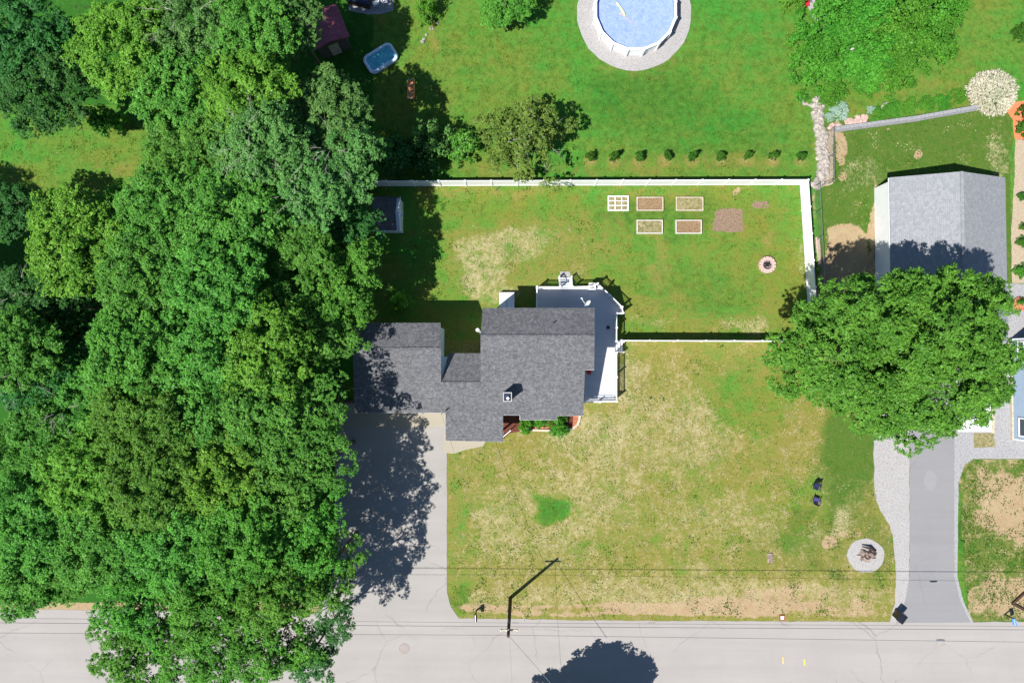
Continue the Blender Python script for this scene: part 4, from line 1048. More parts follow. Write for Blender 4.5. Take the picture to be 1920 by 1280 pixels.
# chain link fences
def chain(pts, label, h=1.25):
    ps = [P(x, y, 0) for x, y in pts]; f = empty('chain_link_fence', ps[0], label, 'fence')
    mesh = MB(); rl = MB()
    for i in range(len(ps) - 1):
        a, b = ps[i], ps[i + 1]; L_ = (b - a).length; d = (b - a).normalized()
        rl.tube([a + Vector((0, 0, h)), b + Vector((0, 0, h))], .022, 6)
        st_ = .09; k = -h
        while k < L_:
            for s in (1, -1):
                s0 = k; z0_, z1_ = (0.03, h - .02) if s > 0 else (h - .02, .03)
                t0, t1 = max(0, s0), min(L_, s0 + h)
                if t1 > t0:
                    za = z0_ + (z1_ - z0_) * (t0 - s0) / h; zb = z0_ + (z1_ - z0_) * (t1 - s0) / h
                    p0 = a + d * t0; p1 = a + d * t1; sd = Vector((0, 0, .004))
                    mesh.add([Vector((p0.x, p0.y, za)) - sd, Vector((p1.x, p1.y, zb)) - sd, Vector((p1.x, p1.y, zb)) + sd, Vector((p0.x, p0.y, za)) + sd], [(0, 1, 2, 3)])
            k += st_
        n = max(1, round(L_ / 2.8))
        for j in range(n + (i == len(ps) - 2)):
            q = a.lerp(b, j / n); mb = MB(); mb.cyl((q.x, q.y, 0), .03, h + .06, 8); mb.build('post', M['metal'], f)
    mesh.build('wire_mesh', M['metal'], f); rl.build('top_rail', M['metal'], f)
chain([(1552, 247), (1553, 345), (1537, 350)], 'grey chain link fence beside the stone wall')
chain([(1526, 350), (1536, 548), (1540, 700)], 'grey chain link fence between the white fence and bare soil')

# ------------------------------------------------------------------ grey roofed garage on the right
ze, zg = 3.0, 5.0
A = P(1668, 333, ze); B = P(1885, 335, ze); Rg = P(1803, 320, zg); S0 = P(1668, 640, ze).y
bar = empty('outbuilding', P(1743, 480, 0), 'white walled garage with light grey gable roof on the right', 'garage')
for (x0, z0_, x1, z1_) in ((A.x, ze, Rg.x, zg), (B.x, ze, Rg.x, zg)):
    mb = MB(); mb.prism([(x0, A.y, z0_), (x1, A.y, z1_ + (.002 if x0 > x1 else 0)), (x1, S0, z1_ + (.002 if x0 > x1 else 0)), (x0, S0, z0_)], .14); mb.build('roof', M['roof2'], bar)
mb = MB(); mb.beam((Rg.x, A.y, zg + .03), (Rg.x, S0, zg + .03), .26, .05); mb.build('ridge_cap', M['roof2'], bar)
i_ = .22; prof = [(A.x + i_, -.1), (A.x + i_, ze - .1), (Rg.x, zg - .2), (B.x - i_, ze - .1), (B.x - i_, -.1)]
mb = MB(); nn_ = len(prof); vs = [(x, A.y - i_, z) for x, z in prof] + [(x, S0 + i_, z) for x, z in prof]
mb.add(vs, [tuple(range(nn_)), tuple(range(2 * nn_ - 1, nn_ - 1, -1))] + [(i, (i + 1) % nn_, nn_ + (i + 1) % nn_, nn_ + i) for i in range(nn_)])
mb.build('wall', M['whiteside'], bar)
for u in (.27, .73): put_opening(bar, 'garage_door', (A.x + (B.x - A.x) * u, S0 + i_ - .02, 1.15), 2.8, 2.2, 'S', M['whitepaint'])
put_opening(bar, 'window', (B.x - i_ + .02, (A.y + S0) / 2, 1.6), 1.0, 1.0, 'E')
for x in (A.x + .02, B.x - .02): mb = MB(); mb.beam((x, A.y, ze - .17), (x, S0, ze - .17), .1, .1); mb.build('gutter', M['white'], bar)

# blue house at the right edge
bx0 = P(1895, 700, 0).x; by1 = P(1895, 636, 0).y; by0 = P(1895, 822, 0).y; bx1 = bx0 + 11
bhs = empty('neighbour_house', ((bx0 + bx1) / 2, (by0 + by1) / 2, 0), 'blue grey clapboard house at the right edge', 'house')
mb = MB(); hz = 3.4
mb.add([(bx0, by0, -.1), (bx1, by0, -.1), (bx1, by1, -.1), (bx0, by1, -.1), (bx0, by0, hz), (bx1, by0, hz), (bx1, by1, hz), (bx0, by1, hz), (bx0, (by0 + by1) / 2, hz + 2.2), (bx1, (by0 + by1) / 2, hz + 2.2)],
       [(0, 1, 5, 4), (2, 3, 7, 6), (4, 5, 9, 8), (7, 8, 9, 6), (0, 4, 8, 7, 3), (1, 2, 6, 9, 5), (3, 2, 1, 0)]); mb.build('wall', M['blueside'], bhs)
ymid = (by0 + by1) / 2
for s in (1, -1):
    ye = by1 + .35 if s > 0 else by0 - .35; mb = MB(); mb.prism([(bx0 - .3 + .6, ye, hz - .02), (bx1 + .3, ye, hz - .02), (bx1 + .3, ymid, hz + 2.4 + (.003 if s > 0 else 0)), (bx0 + .3, ymid, hz + 2.4 + (.003 if s > 0 else 0))], .14); mb.build('roof', M['roof'], bhs)
mb = MB(); mb.box((bx0 - .06, ymid, .12), (.12, by1 - by0 + .2, .28)); mb.build('foundation_trim', M['palewood'], bhs)
for yy in (P(1900, 655, 0).y - .1, P(1900, 800, 0).y + .1):
    put_opening(bhs, 'window', (bx0 - .02, yy, 1.75), 1.5, 1.3, 'W'); 
mb = MB(); mb.box((bx0 + .02, by1, hz / 2), (.12, .12, hz)); mb.box((bx0 + .02, by0, hz / 2), (.12, .12, hz)); mb.build('corner_board', M['white'], bhs)

# white slatted platform by the concrete walk
pf = empty('platform', P(1830, 785, 0), 'white slatted wooden platform just below the big maple', 'platform')
x0_, x1_ = P(1796, 785, .4).x, P(1859, 785, .4).x; y0_, y1_ = P(1830, 809, .4).y, P(1830, 745, .4).y
mb = MB(); k = y0_
while k < y1_ - .1:
    mb.box(((x0_ + x1_) / 2, k + .07, .38), (x1_ - x0_, .132, .035)); k += .145
mb.build('slats', M['white'], pf)
mb = MB()
for x in (x0_ + .1, (x0_ + x1_) / 2, x1_ - .1): mb.box((x, (y0_ + y1_) / 2, .185), (.09, y1_ - y0_ - .1, .35))
mb.build('joists', M['whitepaint'], pf)
mb = MB(); mb.prism([P(x, y, .1) for x, y in ((1860, 765), (1865, 765), (1865, 812), (1860, 812))], .12); tag(mb.build('timber_edging', M['palewood']), 'thin tan timber edging along the white platform', 'edging')

# playhouse
ph_ = empty('playhouse', P(735, 400, 0), 'small playhouse with dark roof and pale blue gable at the wood edge', 'playhouse')
zE, zR = 2.0, 2.75
xa, xb = P(700, 400, zE).x, P(744, 400, zE).x; yn = P(720, 369, zE).y; ys_ = P(720, 432, zE).y; ym = (yn + ys_) / 2
for s, ye in ((1, yn), (-1, ys_)):
    mb = MB(); mb.prism([(xa, ye, zE), (xb, ye, zE), (xb, ym, zR + (.003 if s > 0 else 0)), (xa, ym, zR + (.003 if s > 0 else 0))], .07); mb.build('roof', M['slate'] if False else M['roof'], ph_)
mb = MB(); i_ = .1
prof = [(yn - i_, 0), (yn - i_, zE - .05), (ym, zR - .1), (ys_ + i_, zE - .05), (ys_ + i_, 0)]
wx = P(756, 400, 0).x
vs = [(xa + .1, y, z) for y, z in prof] + [(wx, y, z) for y, z in prof]
mb.add(vs, [tuple(range(5)), tuple(range(9, 4, -1))] + [(i, (i + 1) % 5, 5 + (i + 1) % 5, 5 + i) for i in range(5)]); mb.build('wall', M['siding'], ph_)
mb = MB(); mb.beam((wx + .03, yn, zE - .07), (wx + .03, ym, zR - .07), .05, .12); mb.beam((wx + .03, ys_, zE - .07), (wx + .03, ym, zR - .07), .05, .12); mb.beam((xa, ys_ - .02, zE - .07), (wx, ys_ - .02, zE - .07), .05, .12); mb.build('trim', M['white'], ph_)
put_opening(ph_, 'window', (wx + .01, ym, 1.35), .42, .5, 'E')

# maroon roofed shed at the wood edge
msh = empty('garden_shed', P(625, 60, 0), 'garden shed with a maroon roof half hidden under trees', 'shed')
zz = 2.7
cr = [P(631, 8, zz), P(656, 69, zz), P(588, 96, zz), P(563, 35, zz)]
m0 = cr[0].lerp(cr[3], .5) + Vector((0, 0, .5)); m1 = cr[1].lerp(cr[2], .5) + Vector((0, 0, .5))
mb = MB(); mb.prism([cr[0], cr[1], m1, m0], .08); mb.build('roof', M['maroon'], msh); mb = MB(); mb.prism([m0 + Vector((0, 0, .002)), m1 + Vector((0, 0, .002)), cr[2], cr[3]], .08); mb.build('roof', M['maroon'], msh)
cen = sum(cr, Vector()) / 4; iw = [c.lerp(cen, .2) for c in cr]
mb = MB(); mb.prism([Vector((c.x, c.y, zz - .12)) for c in iw], 0, 0.0); mb.build('wall', M['bark'], msh)  # dark wall colour stands in for the shade beneath the shed roof
mb = MB(); e = iw[1].lerp(iw[2], .5); dd = (iw[2] - iw[1]).normalized(); mb.beam(Vector((e.x, e.y, 1.0)) - dd * .45, Vector((e.x, e.y, 1.0)) + dd * .45, .1, 1.9); mb.build('door', M['wood'], msh)

# ------------------------------------------------------------------ round pool
pc = P(1192, 18, 1.32); pr = 79 * (H - 1.3) / F
pool = empty('round_pool', (pc.x, pc.y, 0), 'round above ground swimming pool with white rim on a gravel circle', 'swimming pool')
NS = 16; a0 = math.pi / NS
def ring(r_, z): return [(pc.x + r_ * math.cos(2 * math.pi * k / NS + a0), pc.y + r_ * math.sin(2 * math.pi * k / NS + a0), z) for k in range(NS)]
mb = MB(); vs = ring(pr - .1, 0) + ring(pr - .1, 1.28) + ring(pr - .16, 1.28) + ring(pr - .16, .02)
fs = []
for l in range(3):
    for k in range(NS): fs.append((l * NS + k, l * NS + (k + 1) % NS, (l + 1) * NS + (k + 1) % NS, (l + 1) * NS + k))
mb.add(vs, fs); mb.build('outer_wall', M['whitepaint'], pool)
mb = MB(); vs = ring(pr - .17, 1.27) + ring(pr - .17, .05); mb.add(vs, [(k, (k + 1) % NS, NS + (k + 1) % NS, NS + k) for k in range(NS)] + [tuple(range(NS, 2 * NS))]); mb.build('liner', M['vinylblue'], pool)
mb = MB(); vs = ring(pr + .02, 1.29) + ring(pr + .02, 1.34) + ring(pr - .2, 1.34) + ring(pr - .2, 1.29)
fs = []
for l in range(4):
    for k in range(NS): fs.append((l * NS + k, l * NS + (k + 1) % NS, ((l + 1) % 4) * NS + (k + 1) % NS, ((l + 1) % 4) * NS + k))
mb.add(vs, fs); mb.build('rim', M['white'], pool)
for k in range(NS):
    t_ = 2 * math.pi * k / NS + a0; mb = MB(); mb.box((pc.x + (pr + .0) * math.cos(t_), pc.y + (pr + .0) * math.sin(t_), .66), (.14, .16, 1.32), t_); mb.box((pc.x + (pr - .08) * math.cos(t_), pc.y + (pr - .08) * math.sin(t_), 1.365), (.26, .2, .03), t_); mb.build('upright', M['white'], pool)
def watermat(name, a, b_, deep):
    m, t, b = newmat(name); v = objco(t)
    n = noise(t, v, 2.6, 5, .7, 1.0); f = ramp(t, n, .35, .62)
    c = mix(t, f, a, b_); vo = noise(t, v, 8, 3, .7); c = mix(t, mathn(t, 'MULTIPLY', ramp(t, vo, .62, .7), deep), c, (.06, .12, .25))
    t.links.new(c, b.inputs['Base Color']); b.inputs['Roughness'].default_value = .12; b.inputs['Specular IOR Level'].default_value = .5
    bump(t, b, n, .15, .03); return m
M['water'] = watermat('pool_water', (0.19, 0.28, 0.56), (0.29, 0.37, 0.66), .6)
M['water2'] = watermat('paddling_water', (0.05, 0.36, 0.46), (0.14, 0.55, 0.64), .1)
mb = MB(); mb.add(ring(pr - .172, .86), [tuple(range(NS))]); wo = mb.build('water', M['water'], pool)
ft = P(1164, 18, 1.05)
mb = MB(); n_ = 9; pts = []
for k in range(n_):
    u = k / (n_ - 1); q = P(1155 + 17 * u + 2 * math.sin(u * 3), 4 + 27 * u, .93); pts.append((q.x, q.y, .93))
M['lime'] = simple('lime_foam', (0.55, 0.75, 0.30), .6, .1, 5)
mb.tube(pts, [.03] + [.1] * (n_ - 2) + [.03], 8); tag(mb.build('pool_float', M['lime'], smooth=True), 'pale lime foam float drifting in the round pool', 'pool float')
mb = MB(); a = P(1164, 26, .9); b = P(1186, 44, .9); mb.tube([a, b], .03, 6); mb.box(a, (.28, .2, .04), R(40)); tag(mb.build('skimmer_pole', M['pinkbrick']), 'thin pink skimmer pole floating in the round pool', 'pool skimmer')

# inflatable pool
ip = empty('inflatable_pool', P(713, 108, 0), 'small blue inflatable paddling pool on the shaded grass', 'paddling pool')
c = P(713, 108, .45); ax_ = (P(731, 90, .45) - P(695, 126, .45)); an = R(32)
hw, hh = 1.42, .82
def rr_pts(a_, b_, rad_, n=8, dent=.0):
    out = []
    for (sx, sy, s0) in ((1, 1, 0), (-1, 1, 1), (-1, -1, 2), (1, -1, 3)):
        for k in range(n):
            t_ = (s0 + k / (n - 1)) * math.pi / 2
            out.append(Vector((sx * (a_ - rad_) + rad_ * math.cos(t_), sy * (b_ - rad_) + rad_ * math.sin(t_), 0)))
    return out
def dented(p):   # waist on one side
    k = math.exp(-(p.x / .45) ** 2); return Vector((p.x, p.y - (.14 * k if p.y > 0 else 0), 0))
Rz = Matrix.Rotation(an, 3, 'Z')
loop = [dented(p) for p in rr_pts(hw, hh, .42)]
M['inflat'] = simple('pale_blue_vinyl', (0.62, 0.76, 0.90), .3, .1, 6)
for zi, nm in ((.12, 'lower_tube'), (.34, 'upper_tube')):
    mb = MB(); n_ = len(loop); m_ = 8; vs = []; fs = []
    for i, p in enumerate(loop):
        tn = (loop[(i + 1) % n_] - loop[i - 1]).normalized(); no = Vector((tn.y, -tn.x, 0))
        for k in range(m_):
            t_ = 2 * math.pi * k / m_; q = p + no * (.14 * math.cos(t_)) + Vector((0, 0, .125 * math.sin(t_)))
            q = Rz @ q; vs.append((c.x + q.x, c.y + q.y, zi + q.z))
    for i in range(n_):
        for k in range(m_): fs.append((i * m_ + k, i * m_ + (k + 1) % m_, ((i + 1) % n_) * m_ + (k + 1) % m_, ((i + 1) % n_) * m_ + k))
    mb.add(vs, fs); mb.build(nm, M['inflat'], ip, smooth=True)
mb = MB(); vs = []
for p in loop: q = Rz @ (p * .93); vs.append((c.x + q.x, c.y + q.y, .3))
mb.add(vs, [tuple(range(len(vs)))]); mb.build('water', M['water2'], ip)

# ------------------------------------------------------------------ garden things
def frame_box(name, pxr, h, m, label, soil, group, th=.09, cat='raised bed'):
    x0, y0, x1, y1 = pxr; a = P(x0, y1, h); b = P(x1, y0, h)
    e = empty(name, ((a.x + b.x) / 2, (a.y + b.y) / 2, 0), label, cat, group)
    mb = MB(); cx, cy = (a.x + b.x) / 2, (a.y + b.y) / 2
    for s, y in ((0, a.y), (1, b.y)): mb.box((cx, y, h / 2), (b.x - a.x + th, th, h))
    for s, x in ((0, a.x), (1, b.x)): mb.box((x, cy, h / 2 - .002), (th, b.y - a.y - th, h))
    mb.build('timber_frame', m, e)
    if soil:
        mb = MB(); mb.box((cx, cy, h * .3), (b.x - a.x - th - .01, b.y - a.y - th - .01, h * .6)); mb.build('soil', soil, e)
    return e, a, b
GB = 'raised beds in the fenced yard'
for rct, lab, sm, fmm in (((1195, 370, 1243, 394), 'upper left raised bed with reddish dry soil and green corner weeds', 'bedsoil', 'palewood'),
                     ((1269, 370, 1318, 394), 'upper right raised bed full of dry straw coloured soil', 'bedsoil2', 'palewood'),
                     ((1195, 413, 1242, 437), 'lower left raised bed with pale weedy soil and white frame', 'bedsoil2', 'duskwhite'),
                     ((1268, 413, 1315, 437), 'lower right raised bed with orange soil and white frame', 'bedsoil', 'duskwhite')):
    frame_box('raised_bed', rct, .28, M[fmm], lab, M[sm], GB)
e, a, b = frame_box('planting_grid', (1141, 368, 1178, 394), .2, M['white'], 'white planting frame divided into nine squares', M['bedsoil2'], None, .1, 'raised bed')
mb = MB()
for k in (1, 2):
    x = a.x + (b.x - a.x) * k / 3; mb.box((x, (a.y + b.y) / 2, .19), (.07, b.y - a.y - .1, .05))
    y = a.y + (b.y - a.y) * k / 3; mb.box(((a.x + b.x) / 2, y, .194), (b.x - a.x - .1, .07, .05))
mb.build('dividers', M['white'], e)
# fire pit
fp = empty('fire_pit', P(1437, 497, 0), 'round pink block fire pit with charred logs on the lawn', 'fire pit')
p = fp.location; mb = MB()
for lay in range(2):
    for k in range(14):
        t_ = 2 * math.pi * (k + .5 * lay) / 14; mb.box((p.x + .6 * math.cos(t_), p.y + .6 * math.sin(t_), .09 + .17 * lay), (.36, .255, .165), t_)
mb.build('block_ring', M['pinkbrick'], fp, bevel=.01)
mb = MB(); mb.cyl((p.x, p.y, .0), .5, .1, 20); mb.build('ash', M['ash'], fp)
mb = MB(); rr = random.Random(4)
for k in range(6):
    t_ = rr.uniform(0, 3.14); q = Vector((p.x + rr.uniform(-.12, .12), p.y + rr.uniform(-.12, .12), .15 + .03 * k)); d_ = Vector((math.cos(t_), math.sin(t_), rr.uniform(-.1, .1))) * .27; mb.tube([q - d_, q + d_], .05, 7)
mb.build('charred_logs', M['black'], fp)
# bench in the shade
bn = empty('garden_bench', P(771, 172, 0), 'orange wooden bench half in tree shade', 'bench')
p = bn.location
mb = MB()
for k in range(4): mb.box((p.x - .25 + .13 * k, p.y, .45), (.11, 1.7, .035))
mb.build('seat', M['redwood'], bn)
mb = MB()
for k in range(3): mb.box((p.x + .30 + .05 * k, p.y, .58 + .15 * k), (.1, 1.7, .12), 0, 0, R(-25))
mb.build('backrest', M['redwood'], bn)
for sx, sy in ((-1, -1), (-1, 1), (1, -1), (1, 1)):
    mb = MB(); mb.box((p.x + sx * .24, p.y + sy * .8, .22), (.07, .07, .44)); mb.build('leg', M['redwood'], bn)
for s in (-1, 1): mb = MB(); mb.box((p.x - .02, p.y + s * .86, .62), (.6, .08, .04)); mb.build('armrest', M['palewood'], bn)
# red bench, dark bench
def slat_bench(px, py, m, label, rz, L_=1.4):
    e = empty('slatted_bench', P(px, py, 0), label, 'bench'); p = e.location
    def tr(x, y): c_, s_ = math.cos(rz), math.sin(rz); return p.x + x * c_ - y * s_, p.y + x * s_ + y * c_
    mb = MB()
    for k in range(4): x, y = tr(0, -.22 + .15 * k); mb.box((x, y, .45), (L_, .12, .04), rz)
    mb.build('seat', m, e)
    for sx in (-1, 1):
        for sy in (-1, 1): x, y = tr(sx * L_ * .42, sy * .2); mb = MB(); mb.box((x, y, .215), (.07, .07, .43), rz); mb.build('leg', m, e)
    mb = MB(); 
    for k in range(2): x, y = tr(0, .32); mb.box((x, y, .62 + .17 * k), (L_, .03, .12), rz)
    mb.build('backrest', m, e)
slat_bench(1508, -2, M['red'], 'red slatted bench beside the short stone path at the top edge', R(90), 1.8)
slat_bench(1592, 98, M['whitepaint'], 'small white slatted bench hidden among the low shrubs', R(10), .7)
# hot tub, patio chairs at top
ht = empty('hot_tub', P(678, -6, 0), 'dark blue covered tub on the patio at the top edge', 'hot tub'); p = ht.location
mb = MB(); mb.box((p.x, p.y, .42), (2.1, 2.1, .84), R(-12)); mb.build('cabinet', M['polewood'], ht, bevel=.05)
mb = MB(); mb.box((p.x, p.y, .9), (2.2, 2.2, .1), R(-12)); mb.build('cover', M['darkblue'], ht, bevel=.03)
def patio_chair(px, py, rz, label):
    e = empty('patio_chair', P(px, py, 0), label, 'chair', 'white patio chairs at the top edge'); e.rotation_euler = (0, 0, rz)
    def bl(mb, nm): o = mb.build(nm, M['white']); o.parent = e
    mb = MB(); mb.prism([(-.24, -.24, .44), (.24, -.24, .44), (.21, .22, .42), (-.21, .22, .42)], .03); bl(mb, 'seat')
    mb = MB(); mb.prism([(-.22, .22, .45), (.22, .22, .45), (.18, .38, .9), (-.18, .38, .9)], .04); bl(mb, 'backrest')
    for sx in (-1, 1):
        mb = MB(); mb.beam((sx * .27, -.25, .64), (sx * .27, .26, .66), .06, .03); bl(mb, 'armrest')
        for sy in (-1, 1): mb = MB(); mb.tube([(sx * .2, sy * .2, .42), (sx * .26, sy * .27, 0)], .022, 6); bl(mb, 'leg')
patio_chair(722, 6, R(20), 'white plastic patio chair at the top edge, right one'); patio_chair(706, 10, R(-70), 'white plastic patio chair at the top edge, left one')
# camp chairs on the front lawn
def camp_chair(px, py, rz, m, label):
    e = empty('camp_chair', P(px, py, 0), label, 'chair', 'folding camp chairs on the front lawn'); e.rotation_euler = (0, 0, rz)
    def bl(mb, nm, mm): o = mb.build(nm, mm); o.parent = e
    mb = MB(); mb.prism([(-.25, -.24, .46), (.25, -.24, .46), (.25, 0, .38), (.25, .22, .42), (-.25, .22, .42), (-.25, 0, .38)], .02); bl(mb, 'seat', m)
    mb = MB(); mb.prism([(-.26, .24, .42), (.26, .24, .42), (.28, .40, .9), (-.28, .40, .9)], .02); bl(mb, 'backrest', m)
    for sx in (-1, 1):
        mb = MB(); mb.beam((sx * .32, -.26, .62), (sx * .30, .34, .64), .07, .02); bl(mb, 'armrest', m)
        mb = MB(); mb.tube([(sx * .3, -.3, 0), (sx * .26, .28, .44)], .012, 6); bl(mb, 'leg', M['black'])
        mb = MB(); mb.tube([(sx * .3, .36, 0), (sx * .3, -.26, .62)], .012, 6); bl(mb, 'leg', M['black'])
camp_chair(1527, 911, R(-20), M['navy'], 'navy folding camp chair, upper one on the front lawn')
camp_chair(1527, 936, R(160), M['violet'], 'violet blue folding camp chair, lower one on the front lawn')
# tree stump in the gravel circle
stp = empty('tree_stump', P(1625, 1040, 0), 'weathered rotten stump with roots in the round gravel bed', 'stump'); p = stp.location
rr = random.Random(12); mb = MB(); n_ = 26; prof = []
for (rs, z) in ((1.0, 0), (.85, .12), (.72, .28), (.5, .34), (.3, .1), (.0, .05)):
    row = []
    for k in range(n_):
        t_ = 2 * math.pi * k / n_; q = .62 * rs * (1 + .22 * math.sin(3 * t_ + 1) + .14 * math.sin(7 * t_)) ; row.append((p.x + q * 1.25 * math.cos(t_), p.y + q * .85 * math.sin(t_), z + (.1 * math.sin(5 * t_ + rs * 3) if z > .05 else 0)))
    prof.append(row)
vs = [v for r_ in prof for v in r_]; fs = [(i * n_ + k, i * n_ + (k + 1) % n_, (i + 1) * n_ + (k + 1) % n_, (i + 1) * n_ + k) for i in range(5) for k in range(n_)]
M['stump'] = simple('rotten_wood', (0.36, 0.29, 0.25), .9, .5, 5, c2=(0.12, .08, .07), bmp=.8)
mb.add(vs, fs); mb.build('stump', M['stump'], stp)
for k in range(7):
    mb = MB(); t_ = k * .9 + .3; mb.tube([(p.x + .5 * math.cos(t_), p.y + .4 * math.sin(t_), .14), (p.x + .95 * math.cos(t_ + .15), p.y + .7 * math.sin(t_ + .15), .03)], [.08, .02], 6); mb.build('root', M['bark'], stp)
mb = MB(); a = P(1616, 1024, .3); b = P(1643, 1036, .3); mb.tube([a, a.lerp(b, .5) + Vector((.1, .12, .1)), b], [.05, .13, .07], 7); mb.build('root_arch', M['polewood'], stp)

# stone wall on the right of the back lawn
def stone_pile(name, path, wpx, label, cat, m, seed, hmax=.5, n=60, smin=.16, smax=.42):
    rr = random.Random(seed); mb = MB(); segs = [(P(*path[i]), P(*path[i + 1])) for i in range(len(path) - 1)]
    tot = sum((b - a).length for a, b in segs)
    for k in range(n):
        u = (k + rr.random()) / n * tot
        for a, b in segs:
            L_ = (b - a).length
            if u <= L_: break
            u -= L_
        d_ = (b - a).normalized(); no = Vector((-d_.y, d_.x, 0)); c = a.lerp(b, min(1, u / L_)) + no * rr.uniform(-1, 1) * wpx * .0496 * .5
        s = rr.uniform(smin, smax); h_ = rr.uniform(.3, 1) * hmax; base = []
        m_ = 8; rz_ = rr.uniform(0, 6.28); ex = rr.uniform(.65, 1)
        rows = []
        for (q, z) in ((1.0, 0), (1.05, h_ * .45), (.82, h_ * .85), (.35, h_)):
            for j in range(m_):
                t_ = 2 * math.pi * j / m_; r_ = s * q * (1 + .16 * math.sin(2.3 * j + k)); x = r_ * math.cos(t_); y = r_ * ex * math.sin(t_)
                rows.append((c.x + x * math.cos(rz_) - y * math.sin(rz_), c.y + x * math.sin(rz_) + y * math.cos(rz_), z + .04 * math.sin(j * 3 + k)))
        fs = [(i * m_ + j, i * m_ + (j + 1) % m_, (i + 1) * m_ + (j + 1) % m_, (i + 1) * m_ + j) for i in range(3) for j in range(m_)] + [tuple(3 * m_ + j for j in range(m_))]
        mb.add(rows, fs)
    return tag(mb.build(name, m), label, cat)
M['palestone'] = simple('pale_field_stone', (0.44, 0.40, 0.36), .9, .3, 3, c2=(0.22, 0.20, 0.18), bmp=.5)
stone_pile('stone_wall', [(1534, 186), (1531, 225), (1538, 250), (1541, 300), (1541, 328), (1528, 352)], 13, 'pale dry stone wall along the right side of the back lawn', 'stone wall', M['palestone'], 1, .5, 190)
stone_pile('stone_border', [(1501, 180), (1506, 196), (1528, 198)], 4, 'short row of small white stones beside the stone wall end', 'stone border', M['palestone'], 2, .2, 16, .08, .15)
stone_pile('rock_pile', [(1586, 232), (1600, 226), (1624, 222)], 12, 'heap of pinkish flat rocks at the left end of the retaining wall', 'rocks', M['pinkbrick'], 3, .3, 60, .1, .24)
stone_pile('stone_border', [(1555, 242), (1562, 236), (1578, 238)], 5, 'pinkish stones joining the stone wall to the retaining wall', 'stone border', M['pinkbrick'], 5, .3, 18, .12, .25)
stone_pile('stone_border', [(822, 44), (812, 50), (798, 70), (792, 84)], 3, 'few pale stones below the bush at the top edge', 'stones', M['palestone'], 4, .25, 6, .1, .22)
# retaining wall
mb = MB(); a, b = P(1562, 246), P(1712, 226); c_ = P(1830, 205)
for (p0, p1) in ((a, b), (b, c_)):
    n_ = int((p1 - p0).length / .42)
    for lay in range(3):
        for k in range(n_):
            q0 = p0.lerp(p1, (k + .02) / n_) + Vector((0, .05 * lay, .09 + .17 * lay)); q1 = p0.lerp(p1, (k + .98) / n_) + Vector((0, .05 * lay, .09 + .17 * lay)); mb.beam(q0, q1, .32, .165)
tag(mb.build('retaining_wall', M['slate']), 'low grey block retaining wall ending at the creamy white shrub', 'retaining wall')
mb = MB(); a, b = P(1650, 204, .1), P(1663, 193, .1); mb.tube([a, a.lerp(b, .5) + Vector((0, .1, .05)), b], [.06, .13, .08], 8); tag(mb.build('driftwood', M['palestone']), 'pale driftwood log lying above the grey retaining wall', 'log')
# round red planter
rp = empty('round_planter', P(1910, 570, 0), 'round red brick planter on the concrete at the right edge', 'planter'); p = rp.location
mb = MB(); mb.lathe(p, [(.62, 0), (.66, .22), (.56, .22), (.54, .14), (0, .17)], 26); mb.build('ring', M['brick'], rp)
# front bed edging
mb = MB()
edge = [(975, 806), (1000, 806), (1030, 807), (1062, 806), (1072, 804), (1082, 797), (1086, 788), (1087, 778)]
for i in range(len(edge) - 1): mb.beam(P(*edge[i], .07), P(*edge[i + 1], .07), .2, .14)
tag(mb.build('bed_edging', M['palewood']), 'pale curved edging around the front flower bed', 'edging')
mb = MB()
for i in range(5):
    for j in range(6): q = P(1077 + (j % 3) * 3.2 - i * .6, 779 + i * 5 + (j // 3) * 2.5, .06); mb.box(q, (.15, .1, .08), R(8))
for k in range(13): q = P(1004 + k * 1.95, 801.5, .06); mb.box(q, (.088, .16, .08))
tag(mb.build('brick_edging', M['brick'], bevel=.005), 'orange bricks laid inside the front bed edging', 'brick edging')
gt = MB(); a, b = P(944, 816, 0), P(957, 805, 0)
gt.tube([a + Vector((0, 0, 1)), b + Vector((0, 0, 1))], .04, 6); gt.tube([a, a + Vector((0, 0, 1.05))], .045, 6); gt.tube([b, b + Vector((0, 0, 1.05))], .045, 6); gt.tube([a + Vector((0, 0, .5)), b + Vector((0, 0, .5))], .03, 6)
tag(gt.build('porch_railing', M['white']), 'short white handrail at the right side of the front porch', 'handrail')

# ------------------------------------------------------------------ street things
# utility pole
pb = P(957, 1120); up = empty('utility_pole', pb, 'dark wooden utility pole at the road edge', 'utility pole')
top = P(953, 1192, 8.5)
mb = MB(); mb.tube([pb + Vector((0, 0, -.1)), pb.lerp(top, .5), top], [.17, .145, .12], 12); mb.build('pole', M['polewood'], up)
ca_ = P(938, 1180, 7.6); cb_ = P(971, 1180, 7.6); mb = MB(); mb.beam(ca_, cb_, .1, .12); xa_ = mb.build('crossarm', M['wood'], up)
for k in (.04, .35, .65, .96):
    q = ca_.lerp(cb_, k); mb = MB(); mb.lathe(q + Vector((0, 0, .06)), [(.02, 0), (.05, .05), (.03, .08), (.05, .12), (0, .15)], 8); sub(mb, 'insulator', M['whitepaint'], xa_)
def wire(pts, label, r_=.02, sag=.0, m='black', cat='cable', group=None):
    out = []
    for i in range(len(pts) - 1):
        a, b = Vector(pts[i]), Vector(pts[i + 1])
        for k in range(12): u = k / 12; q = a.lerp(b, u); q.z -= sag * 4 * u * (1 - u); out.append(q)
    out.append(Vector(pts[-1])); mb = MB(); mb.tube(out, r_, 5); return tag(mb.build('cable', M[m]), label, cat, group)
GW = 'cables strung along the road'
wire([P(-900, 1160, 6.4), P(954, 1174, 6.4), P(2900, 1186, 6.4)], 'thickest cable along the near edge of the road', .016, .0, group=GW)
